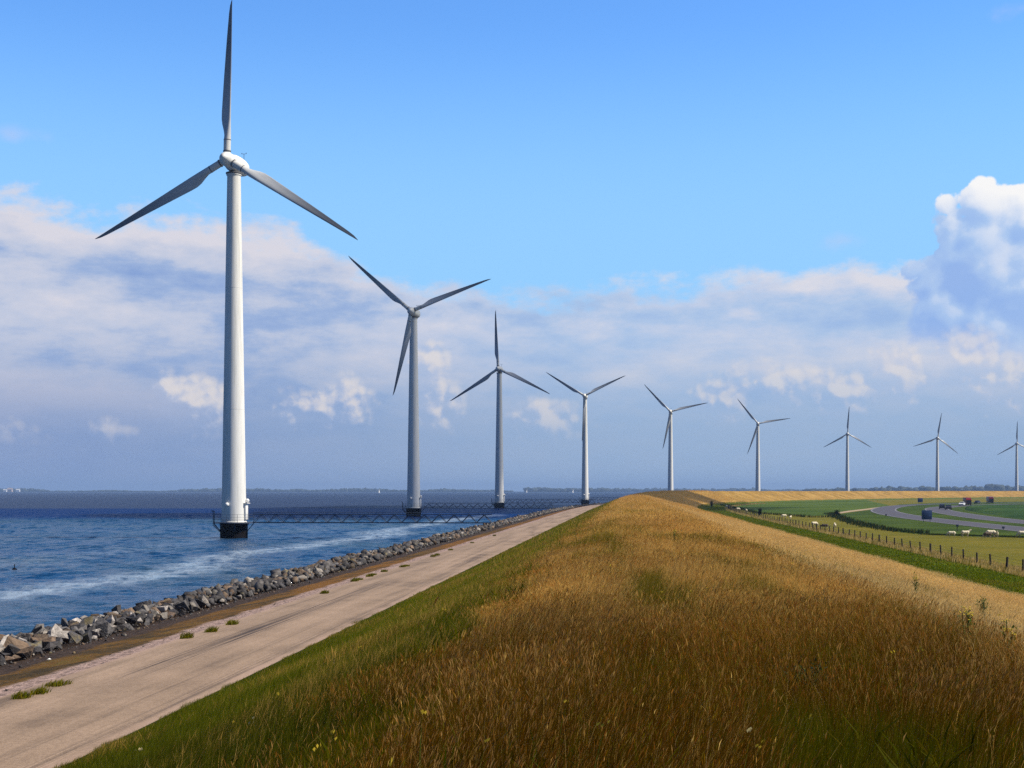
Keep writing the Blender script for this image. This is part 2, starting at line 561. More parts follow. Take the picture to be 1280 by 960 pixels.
def dike_mat():
    m, n, b = new_mat('dike_turf')
    P = POS(n)
    t = n.attr('t').outputs['Fac']
    s = n.attr('s').outputs['Fac']
    big = n.noise(P, 0.12, 4.0, 0.6)
    med = n.noise(P, 0.8, 4.0, 0.6)
    fine = n.noise(P, 9.0, 4.0, 0.7)
    straw = n.ramp(n.m('ADD', n.m('MULTIPLY', big, 0.5), n.m('MULTIPLY', med, 0.5)),
                   [(0.35, (0.17, 0.11, 0.014)), (0.5, (0.36, 0.21, 0.045)), (0.62, (0.48, 0.30, 0.075))])
    straw = n.mix(n.smooth(s, 15, 60), n.mix(med, (0.035, 0.024, 0.005), (0.06, 0.036, 0.008)), straw)
    green = n.mix(med, (0.03, 0.042, 0.003), (0.06, 0.07, 0.006))
    te = n.m('ADD', t, n.m('MULTIPLY', n.m('SUBTRACT', med, 0.5), 1.6))
    c = n.mix(n.smooth(te, -3.3, -2.3), green, straw)
    gr = n.mix(med, (0.06, 0.10, 0.004), (0.10, 0.135, 0.008))
    c = n.mix(n.smooth(n.m('ADD', te, n.m('MULTIPLY', n.m('SUBTRACT', big, 0.5), 4.0)), 17.6, 19.2), c, gr)
    c = n.mix(n.m('MULTIPLY', fine, 0.5), c, n.mix(1.0, c, (0.45, 0.45, 0.45), 'MULTIPLY'))
    n.put(b.inputs['Base Color'], c)
    b.inputs['Roughness'].default_value = 0.9
    b.inputs['Specular IOR Level'].default_value = 0.1
    n.put(b.inputs['Normal'], n.bump(fine, 0.8, 0.12))
    return m


def path_mat():
    m, n, b = new_mat('path_asphalt')
    P = POS(n)
    t = n.attr('t').outputs['Fac']
    s = n.attr('s').outputs['Fac']
    v = n.xyz(n.m('MULTIPLY', s, 0.06), n.m('MULTIPLY', t, 1.1), 0)
    long_ = n.noise(v, 1.0, 6.0, 0.6, 0.3)
    grit = n.noise(P, 40.0, 3.0, 0.7)
    blot = n.noise(P, 0.5, 5.0, 0.6)
    c = n.ramp(n.m('ADD', n.m('MULTIPLY', long_, 0.65), n.m('MULTIPLY', blot, 0.35)),
               [(0.34, (0.17, 0.122, 0.09)), (0.46, (0.315, 0.226, 0.162)), (0.62, (0.42, 0.302, 0.22))])
    # dark worn wheel tracks and tar lines
    vt = n.xyz(n.m('MULTIPLY', s, 0.09), n.m('MULTIPLY', t, 15.0), 3)
    tn = n.noise(vt, 1.0, 4.0, 0.7)
    def streak(t0, w, s0, s1, k):
        a = n.smooth(n.m('ABSOLUTE', n.m('SUBTRACT', t, t0)), w * 0.3, w, 1.0, 0.0)
        e = n.m('MULTIPLY', n.smooth(s, s0, s0 + 5), n.smooth(s, s1 - 8, s1, 1.0, 0.0))
        return n.m('MULTIPLY', n.m('MULTIPLY', a, e), n.smooth(tn, 0.42, 0.62, 0.0, k))
    d = streak(-10.45, 0.5, 26, 62, 1.0)
    for a in ((-9.1, 0.2, 0, 46, 0.35), (-8.35, 0.25, 5, 70, 0.6), (-9.6, 0.25, 62, 120, 0.4), (-8.9, 0.4, 66, 88, 0.8), (-11.5, 0.3, 20, 200, 0.3), (-10.2, 0.3, 90, 300, 0.3)):
        d = n.m('MAXIMUM', d, streak(*a))
    c = n.mix(d, c, (0.060, 0.045, 0.040))
    g2 = n.noise(P, 11.0, 5.0, 0.75)
    c = n.mix(n.smooth(g2, 0.40, 0.62, 0.0, 0.4), c, n.mix(1.0, c, (0.55, 0.52, 0.5), 'MULTIPLY'))
    c = n.mix(n.smooth(grit, 0.42, 0.66, 0.0, 0.6), c, n.mix(1.0, c, (0.45, 0.42, 0.4), 'MULTIPLY'))
    # sandy, crumbling edge
    ed = n.m('ADD', n.m('ABSOLUTE', n.m('ADD', t, 10.05)), n.m('MULTIPLY', n.m('SUBTRACT', blot, 0.5), 0.9))
    c = n.mix(n.smooth(ed, 1.75, 2.15, 0.0, 0.7), c, (0.36, 0.25, 0.20))
    n.put(b.inputs['Base Color'], c)
    b.inputs['Roughness'].default_value = 0.85
    b.inputs['Specular IOR Level'].default_value = 0.25
    n.put(b.inputs['Normal'], n.bump(n.m('ADD', grit, n.m('MULTIPLY', long_, 2.0)), 0.5, 0.012))
    return m


def berm_mat():
    m, n, b = new_mat('berm')
    P = POS(n)
    t = n.attr('t').outputs['Fac']
    med = n.noise(P, 0.7, 5.0, 0.62)
    fine = n.noise(P, 6.0, 5.0, 0.7)
    long_ = n.noise(P, 0.06, 3.0, 0.5)
    stone = n.mix(n.smooth(fine, 0.38, 0.56), (0.10, 0.07, 0.06), (0.44, 0.31, 0.27))
    weed = n.ramp(n.m('ADD', n.m('MULTIPLY', med, 0.6), n.m('MULTIPLY', fine, 0.4)),
                  [(0.36, (0.028, 0.020, 0.009)), (0.46, (0.065, 0.042, 0.014)), (0.54, (0.14, 0.070, 0.014)), (0.64, (0.095, 0.080, 0.016))])
    s = n.attr('s').outputs['Fac']
    weed = n.mix(n.m('MULTIPLY', n.smooth(n.m('MULTIPLY_ADD', med, 0.35, n.m('MULTIPLY', long_, 0.65)), 0.44, 0.56, 0.0, 0.9), n.smooth(s, 40, 62, 0.25, 1.0)), weed, n.ramp(fine, [(0.35, (0.11, 0.05, 0.010)), (0.65, (0.26, 0.115, 0.016))]))
    dark = n.mix(n.smooth(fine, 0.35, 0.65), (0.016, 0.011, 0.008), (0.085, 0.055, 0.040))
    te = n.m('ADD', t, n.m('MULTIPLY', n.m('SUBTRACT', med, 0.5), 0.9))
    c = n.mix(n.smooth(te, -13.3, -12.9), weed, stone)
    c = n.mix(n.smooth(te, -15.3, -14.8), dark, c)
    n.put(b.inputs['Base Color'], c)
    b.inputs['Roughness'].default_value = 0.9
    b.inputs['Specular IOR Level'].default_value = 0.15
    n.put(b.inputs['Normal'], n.bump(n.m('ADD', fine, med), 0.9, 0.08))
    return m


def meadow_mat(name, dark, light, hue, scale=0.05):
    m, n, b = new_mat(name)
    P = POS(n)
    a = n.noise(P, scale, 5.0, 0.6)
    f = n.noise(P, 1.3, 6.0, 0.75)
    c = n.mix(n.smooth(n.m('ADD', n.m('MULTIPLY', a, 0.6), n.m('MULTIPLY', f, 0.4)), 0.38, 0.62), dark, light)
    c = n.mix(n.smooth(n.noise(P, scale * 3.3, 4.0, 0.6), 0.5, 0.7, 0.0, 0.6), c, hue)
    n.put(b.inputs['Base Color'], c)
    b.inputs['Roughness'].default_value = 0.95
    b.inputs['Specular IOR Level'].default_value = 0.1
    n.put(b.inputs['Normal'], n.bump(f, 0.9, 0.25))
    return m


def rock_mat(name, cols, island):
    m, n, b = new_mat(name)
    if island:
        rnd = n.node('ShaderNodeNewGeometry').outputs['Random Per Island']
    else:
        rnd = n.node('ShaderNodeObjectInfo').outputs['Random']
    P = POS(n)
    f = n.noise(P, 4.0, 6.0, 0.7, 0.6)
    st = [(i / len(cols), c) for i, c in enumerate(cols)]
    c = n.ramp(rnd, st, 'CONSTANT')
    c = n.mix(n.smooth(f, 0.35, 0.65, 0.0, 0.85), n.mix(1.0, c, (0.5, 0.48, 0.46), 'MULTIPLY'), n.mix(1.0, c, (1.25, 1.22, 1.18), 'MULTIPLY'))
    li = n.noise(P, 1.7, 4.0, 0.6)
    c = n.mix(n.smooth(li, 0.58, 0.68, 0.0, 0.5), c, (0.24, 0.19, 0.07))
    n.put(b.inputs['Base Color'], c)
    b.inputs['Roughness'].default_value = 0.75
    n.put(b.inputs['Normal'], n.bump(f, 0.9, 0.10))
    return m


GREYS = [(0.085, 0.082, 0.092), (0.045, 0.043, 0.05), (0.135, 0.13, 0.138), (0.065, 0.06, 0.066)]
PALES = [(0.36, 0.33, 0.31), (0.27, 0.25, 0.235), (0.44, 0.41, 0.40)]
BROWNS = [(0.17, 0.115, 0.078), (0.11, 0.078, 0.055), (0.21, 0.145, 0.10)]

M_PAINT, M_BLADE = turbine_paint(), blade_paint()
M_BLACK = plain('black_coating', (0.005, 0.004, 0.005), 0.9, 0, 0.3, 2.0, 0.3, 0.1)
M_STEEL = plain('dark_blue_steel', (0.05, 0.065, 0.10), 0.55, 0.3, 0.2, 3.0)
M_GALV = plain('galvanised_grating', (0.16, 0.17, 0.18), 0.6, 0.4, 0.2, 8.0)
M_GREY = plain('grey_gasket', (0.10, 0.10, 0.11), 0.6)
M_LAMP = plain('lamp_glass', (0.75, 0.75, 0.76), 0.25, 0, 0.03)
M_GRASS = veg_mat('grass_blades', 0.52, 0.6)
M_LEAF = veg_mat('leaf', 0.3, 0.5)
M_POST = plain('tarred_wood', (0.035, 0.026, 0.020), 0.9, 0, 0.4, 12.0, 0.4)
M_WIRE = plain('rusty_wire', (0.10, 0.085, 0.07), 0.6, 0.5)
M_FLEECE = plain('sheep_fleece', (0.72, 0.64, 0.48), 0.95, 0, 0.2, 14.0, 0.6)
M_FLEECE_D = plain('dark_fleece', (0.10, 0.075, 0.055), 0.95, 0, 0.3, 14.0, 0.8)
M_FACE = plain('sheep_face', (0.45, 0.38, 0.30), 0.8, 0, 0.2, 20.0)
M_TYRE = plain('tyre_rubber', (0.015, 0.015, 0.016), 0.8)
M_GLASS = plain('dark_glass', (0.012, 0.015, 0.02), 0.08)
M_CHROME = plain('wheel_metal', (0.35, 0.35, 0.36), 0.35, 0.8)
M_LIGHT = plain('headlight_lens', (0.7, 0.7, 0.68), 0.15)
M_ASPH = plain('road_asphalt', (0.062, 0.055, 0.070), 0.8, 0, 0.22, 0.08)
M_LINE = plain('road_paint', (0.26, 0.26, 0.26), 0.7, 0, 0.15, 0.5)
M_SIGN = plain('sign_blue', (0.016, 0.045, 0.14), 0.45, 0, 0.1, 2.0)
M_TRACK = plain('farm_track_sand', (0.34, 0.25, 0.15), 0.95, 0, 0.25, 0.3, 0.3)
M_WOOD = plain('far_foliage', (0.030, 0.042, 0.030), 0.95, 0, 0.45, 0.02)
M_MEADOW = meadow_mat('sheep_meadow', (0.105, 0.098, 0.004), (0.155, 0.135, 0.008), (0.20, 0.15, 0.018))
M_STRIP = meadow_mat('green_strip', (0.055, 0.10, 0.003), (0.095, 0.15, 0.004), (0.13, 0.155, 0.008), 0.15)
M_FIELD = meadow_mat('young_crop', (0.040, 0.075, 0.004), (0.085, 0.125, 0.012), (0.055, 0.090, 0.006), 0.02)
M_VERGE = meadow_mat('road_verge', (0.022, 0.045, 0.002), (0.06, 0.095, 0.005), (0.04, 0.065, 0.003), 0.06)
M_MOUND = meadow_mat('mound_turf', (0.014, 0.045, 0.006), (0.035, 0.085, 0.012), (0.08, 0.115, 0.016), 0.03)


# ------------------------------------------------------------------ haze, water, land, dike
def haze_box():
    bm = bmesh.new()
    box(bm, -13500, 13500, -700, 13500, -2.6, 74.0)
    m = bpy.data.materials.new('haze_air')
    m.use_nodes = True
    nt = m.node_tree
    nt.nodes.remove(nt.nodes['Principled BSDF'])
    v = nt.nodes.new('ShaderNodeVolumePrincipled')
    v.inputs['Color'].default_value = (0.37, 0.57, 0.96, 1)
    v.inputs['Density'].default_value = HAZE
    v.inputs['Anisotropy'].default_value = 0.0
    nt.links.new(v.outputs[0], nt.nodes['Material Output'].inputs['Volume'])
    m.cycles.homogeneous_volume = True
    o = from_bm('haze', bm, m, smooth=0)
    tag(o, 'thin blue haze that fades the far shore and woods', 'haze', kind='stuff')


HAZE = 1.15e-4
haze_box()


def sheet(name, pts, z, mat, kind='structure', **kw):
    bm = bmesh.new()
    vs = [bm.verts.new((x, y, z)) for x, y in pts]
    f = bm.faces.new(vs)
    bmesh.ops.triangulate(bm, faces=[f])
    bm.normal_update()
    for f in bm.faces:
        if f.normal.z < 0:
            f.normal_flip()
    me = bpy.data.meshes.new(name)
    bm.to_mesh(me)
    bm.free()
    o = link_mesh(name, me, mat)
    tag(o, kind=kind, **kw)
    return o




def water():
    """the lake: a wavy sheet near the shore, flat (with fine ripples in the material) out to the horizon"""
    x0, x1, y0, y1 = -230.0, 60.0, -40.0, 460.0
    xs = np.arange(x0, x1 + .1, 0.55)
    ys = np.concatenate([np.arange(y0, 20, 4.0), np.arange(20, 200, 0.45), np.arange(200, y1 + 1, 0.9)])
    ys[-1], xs[-1] = y1, x1
    X, Y = np.meshgrid(xs, ys, indexing='ij')
    Z = np.zeros_like(X)
    rng = np.random.default_rng(2)
    wob = fbm(X * .03, Y * .03, 3, 71) * 6
    for k in range(26):
        L = rng.uniform(1.1, 3.6)
        th = R(rng.normal(62, 24))                         # the swell runs obliquely toward the shore
        kx, ky = math.cos(th) * 6.283 / L, math.sin(th) * 6.283 / L
        ph = X * kx + Y * ky + rng.uniform(0, 6.28) + wob * rng.uniform(.5, 1.5)
        sn = np.sin(ph)
        Z += (.0085 * L ** .8) * (sn + .25 * (1 - np.cos(ph * 2)) * np.sign(sn) * .3)
    Z *= .62 + .6 * fbm(X * .08, Y * .06, 4, 73)
    f = np.minimum.reduce([(X - x0) / 40, (x1 - X) / 20, (Y - y0) / 15, (y1 - Y) / 140])
    Z *= np.clip(f, 0, 1)
    n, m = X.shape
    V = np.stack([X.ravel(), Y.ravel(), Z.ravel()], 1)
    i = (np.arange(n - 1)[:, None] * m + np.arange(m - 1)[None, :]).ravel()
    F = np.stack([i, i + m, i + m + 1, i + 1], 1)
    B = 12800.0
    o = len(V)
    E = [(-B, -500, 0), (B, -500, 0), (B, B, 0), (-B, B, 0), (x0, y0, 0), (x1, y0, 0), (x1, y1, 0), (x0, y1, 0)]
    V = np.concatenate([V, np.array(E)])
    F = np.concatenate([F, np.array([[0, 1, 5, 4], [1, 2, 6, 5], [2, 3, 7, 6], [3, 0, 4, 7]]) + o])
    ob = link_mesh('water', np_mesh('water', V, F, smooth=True), water_mat())
    tag(ob, kind='structure')


water()

edge_s = np.concatenate([np.arange(-60, 300, 20.0), np.arange(300, 1500, 15.0), np.arange(1500, 2500, 50.0)])
ex, ey = ST(edge_s, np.full_like(edge_s, 23.2))
land = [(float(a), float(b)) for a, b in zip(ex, ey)] + [(2600, float(ey[-1])), (2600, -60)]
sheet('ground', land, LANDZ, M_MEADOW)

tag(ribbon('dike', [-8.0, -7, -6, -5, -4, -3.2, -2.4, -1.8, -1.2, -0.6, 0, 0.6, 1.2, 1.8, 2.6, 3.3, 3.8, 4.3, 4.8, 5.6, 7, 8.5, 10, 12, 14, 16, 18, 19, 20, 21, 22, 23, 24.5, 26], dike_mat()), kind='structure')


def path_z(s, t):
    return np.interp(t, [-12.05, -10, -8.0], [2.275, 2.36, 2.338])


tag(ribbon('path', [-12.05, -11.4, -10.7, -10, -9.3, -8.6, -8.0], path_mat(), path_z, S_STEPS[::2]), kind='structure')


def berm_z(s, t):
    x, y = ST(s, t)
    return np.interp(t, PT, PZ) + np.interp(t, [-16.5, -15, -12.8, -12.05], [0.0, 0.10, 0.10, 0.0]) * (fbm(x * 0.9, y * 0.9, 3, 3) - 0.5) - np.interp(t, [-12.2, -12.05], [0, 0.015])


tag(ribbon('shore', [-26, -22, -20.2, -18.6, -17.4, -16.8, -16.2, -15.6, -15, -14.4, -13.8, -13.2, -12.7, -12.35, -12.05], berm_mat(), berm_z), kind='structure')


def off_curve(t, s0, s1, n=40):
    s = np.linspace(s0, s1, n)
    x, y = ST(s, np.full_like(s, t))
    return [(float(a), float(b)) for a, b in zip(x, y)]


# the mown strip between the dike's foot and the fence
sheet('grass_strip', off_curve(22.0, -50, 520) + off_curve(26.6, -50, 500)[::-1], LANDZ + 0.02, M_STRIP)
# the young green crop beyond the ditch
crop = [px(X, Y, LANDZ) for X, Y in ((906, 630), (930, 636), (949, 640.5), (985, 643), (1015, 645), (1032, 644.5), (1042, 641.8), (1060, 639.2), (1080, 637), (1098, 634.0), (1112, 631.8))]
sheet('crop_field', crop + off_curve(25.0, 470, 860)[::-1], LANDZ + 0.02, M_FIELD)
# the foot of the far dike: olive hay
# farm track to the field
tr = [px(X, Y, LANDZ) for X, Y in ((1040, 643.3), (1046, 640.8), (1060, 638.6), (1080, 636.4), (1102, 633.6), (1104, 634.6), (1082, 637.8), (1062, 640.2), (1050, 642.0), (1044, 644.3))]
sheet('farm_track', tr, LANDZ + 0.04, M_TRACK)


# ------------------------------------------------------------------ motorway: two carriageways bending away
def polyline(ptsXY, n=120):
    """a smooth world polyline through ground points given as rows and columns of the view"""
    P = np.array([px(X, Y, LANDZ) for X, Y in ptsXY])
    d = np.concatenate([[0], np.cumsum(np.hypot(*np.diff(P, axis=0).T))])
    u = np.linspace(0, d[-1], n)
    q = np.stack([np.interp(u, d, P[:, 0]), np.interp(u, d, P[:, 1])], 1)
    for _ in range(40):
        q[1:-1] = (q[:-2] + 2 * q[1:-1] + q[2:]) / 4
    return q


def strip(name, q, a, b, z, mat):
    """a strip of road from offset a to offset b right of the line q"""
    tn = np.gradient(q, axis=0)
    tn /= np.linalg.norm(tn, axis=1)[:, None]
    nr = np.stack([tn[:, 1], -tn[:, 0]], 1)
    L, Rr = q + nr * a, q + nr * b
    v = np.concatenate([np.c_[L, np.full(len(q), z)], np.c_[Rr, np.full(len(q), z)]])
    n = len(q)
    i = np.arange(n - 1)
    me = np_mesh(name, v, np.stack([i, i + n, i + n + 1, i + 1], 1))
    o = link_mesh(name, me, mat)
    tag(o, kind='structure')
    return o


C1 = polyline([(1420, 676.5), (1280, 662), (1236, 657.5), (1190, 653), (1160, 649.5), (1130, 645.3), (1112, 642), (1103.5, 639.2), (1103, 637), (1112, 634), (1125, 632.2), (1150, 630.6), (1180, 629.6), (1215, 628.9), (1280, 628.2), (1420, 627.2)])
C2 = polyline([(1420, 664), (1280, 653.2), (1236, 648.4), (1206, 644.2), (1185, 640.8), (1172, 638), (1169, 636), (1176, 634.2), (1190, 633.1), (1215, 631.6), (1250, 630.4), (1290, 629.8), (1420, 628.8)])
for q in (C1, C2):
    strip('road', q, -3.7, 3.7, LANDZ + 0.05, M_ASPH)
    strip('road_marking', q, -3.4, -3.2, LANDZ + 0.056, M_LINE)
    strip('road_marking', q, 3.2, 3.4, LANDZ + 0.056, M_LINE)
# verge between the sheep meadow and the road
vg = [px(X, Y, LANDZ) for X, Y in ((1420, 686), (1280, 672.3), (1220, 671), (1156, 668.5), (1125, 665.5), (1098, 660.5), (1080, 657.0), (1060, 652.5), (1044, 646.5), (1047, 643), (1065, 640.3), (1085, 637.8), (1100, 635.6),
                                   (1125, 630.5), (1180, 628.2), (1280, 627), (1420, 626.2))]
sheet('road_verge', vg + [(700, 700), (700, 100)], LANDZ + 0.015, M_VERGE)


def mound():
    """the low green bank inside the bend, next to the second carriageway"""
    foot = np.array([px(X, Y, LANDZ) for X, Y in ((1206, 637.5), (1222, 641.2), (1250, 645.6), (1280, 649.4), (1340, 656), (1440, 664), (1440, 633.2), (1280, 632.6), (1240, 632.4), (1215, 633.6), (1206, 635.5))])
    mid = [px(X, Y, LANDZ) for X, Y in ((1214, 636.3), (1232, 638.2), (1256, 640), (1290, 641.5), (1340, 643), (1400, 644))]
    bm = bmesh.new()
    ring = [bm.verts.new((x, y, LANDZ - 0.05)) for x, y in foot]
    c = np.mean(foot, 0)
    prev = ring
    for k, h in ((0.88, .35), (0.7, .7), (0.45, .85), (0.2, .9)):
        ms = np.array(mid)
        cur = []
        for x, y in foot:
            j = int(np.argmin(np.hypot(ms[:, 0] - x, ms[:, 1] - y)))
            cx, cy = ms[j]
            cur.append(bm.verts.new((cx + (x - cx) * k, cy + (y - cy) * k, LANDZ + h + random.uniform(-.08, .08))))
        for i in range(len(ring)):
            j = (i + 1) % len(ring)
            bm.faces.new((prev[i], prev[j], cur[j], cur[i]))
        prev = cur
    bm.faces.new(prev)
    o = from_bm('hill', bm, M_MOUND, smooth=80)
    tag(o, kind='structure')


mound()


# ------------------------------------------------------------------ grass
def frustum_keep(x, y, margin=1.0, slack=1.06):
    return (y > 2.5) & (np.abs(x) < y * 640 / FPX * slack + margin)


def blades(x, y, z, h, w, lean, az, col, swirl=0.0):
    """bent blades: two quads-as-triangles and a tip; az = facing, lean = sideways reach of the tip in metres along the wind"""
    n = len(x)
    fx, fy = np.cos(az) * w / 2, np.sin(az) * w / 2
    la = RNG.normal(0.6, 0.8, n) + swirl                       # lean direction: mostly with the wind
    lx, ly = np.cos(la) * lean, np.sin(la) * lean
    r = np.stack([x, y, z], 1)
    V = np.empty((n, 5, 3), np.float32)
    V[:, 0] = r + np.stack([-fx, -fy, 0 * h], 1)
    V[:, 1] = r + np.stack([fx, fy, 0 * h], 1)
    mid = r + np.stack([lx * .3, ly * .3, h * .58], 1)
    V[:, 2] = mid + np.stack([-fx, -fy, 0 * h], 1) * .8
    V[:, 3] = mid + np.stack([fx, fy, 0 * h], 1) * .8
    V[:, 4] = r + np.stack([lx, ly, h], 1)
    b = (np.arange(n) * 5)[:, None]
    F = np.concatenate([b + np.array([[0, 1, 3]]), b + np.array([[0, 3, 2]]), b + np.array([[2, 3, 4]])])
    return V.reshape(-1, 3), F, np.repeat(col, 5, 0), V[:, 4], (lx, ly)


def heads(tip, lx, ly, h, w, col):
    """seed heads: a slim diamond at each stalk's end, drooping with the wind"""
    n = len(tip)
    az = RNG.uniform(0, 2 * np.pi, n)
    fx, fy = np.cos(az) * w / 2, np.sin(az) * w / 2
    ln = np.hypot(lx, ly) + 1e-6
    ux, uy = lx / ln, ly / ln
    V = np.empty((n, 4, 3), np.float32)
    V[:, 0] = tip - np.stack([ux * h * .15, uy * h * .15, h * .45], 1)
    mid = tip + np.stack([ux * h * .1, uy * h * .1, h * .12], 1)
    V[:, 1] = mid + np.stack([fx, fy, 0 * h], 1)
    V[:, 2] = mid - np.stack([fx, fy, 0 * h], 1)
    V[:, 3] = tip + np.stack([ux * h * .45, uy * h * .45, h * .5], 1)
    b = (np.arange(n) * 4)[:, None]
    F = np.concatenate([b + np.array([[0, 1, 2]]), b + np.array([[1, 3, 2]])])
    return V.reshape(-1, 3), F, np.repeat(col, 4, 0)


def stack(parts):
    V, F, C, o = [], [], [], 0
    for v, f, c in parts:
        V.append(v)
        F.append(f + o)
        C.append(c)
        o += len(v)
    return np.concatenate(V), np.concatenate(F), np.concatenate(C)


def scatter(s0, s1, t0, t1, dens):
    n = int((s1 - s0) * (t1 - t0) * dens)
    s, t = RNG.uniform(s0, s1, n), RNG.uniform(t0, t1, n)
    x, y = ST(s, t)
    k = frustum_keep(x, y, 2.6, 1.08)
    return s[k], t[k], x[k], y[k]


BANDS = [(1, 9, 2600, 1.0, .8), (9, 15, 2500, 1.0, .82), (15, 24, 1700, 1.0, 1.0), (24, 38, 950, 1.0, 1.35), (38, 60, 430, 1.0, 2.0), (60, 100, 110, 1.0, 3.9), (100, 170, 46, 1.0, 6.2), (170, 300, 20, 1.0, 10.0), (300, 620, 7, 1.0, 17.0)]
GOLD = np.array([[0.74, 0.43, 0.10], [0.80, 0.52, 0.15], [0.66, 0.35, 0.08], [0.76, 0.46, 0.12]])
TAN = np.array([[0.80, 0.56, 0.22], [0.74, 0.49, 0.17], [0.84, 0.62, 0.28]])
RUST = np.array([[0.40, 0.14, 0.018], [0.46, 0.19, 0.03], [0.32, 0.105, 0.014], [0.52, 0.27, 0.07]])
OLIVE = np.array([[0.19, 0.155, 0.010], [0.24, 0.18, 0.014], [0.145, 0.13, 0.009]])
GREEN = np.array([[0.150, 0.180, 0.006], [0.20, 0.215, 0.008], [0.105, 0.140, 0.005], [0.26, 0.24, 0.016]])
SHADED_STRAW = np.array([[0.125, 0.070, 0.002], [0.10, 0.068, 0.001], [0.15, 0.062, 0.002], [0.11, 0.038, 0.002]])  # straw with the foreground shade put into its colour
SHADED_OLIVE = np.array([[0.088, 0.092, 0.001], [0.060, 0.070, 0.001], [0.12, 0.112, 0.002], [0.10, 0.075, 0.001]])  # olive patches, darkened by the same painted foreground shade
HAZY = np.array([[0.33, 0.18, 0.055], [0.28, 0.14, 0.04], [0.38, 0.22, 0.07]])


def pick(pal, n):
    return pal[RNG.integers(0, len(pal), n)] * RNG.uniform(0.84, 1.16, (n, 1))


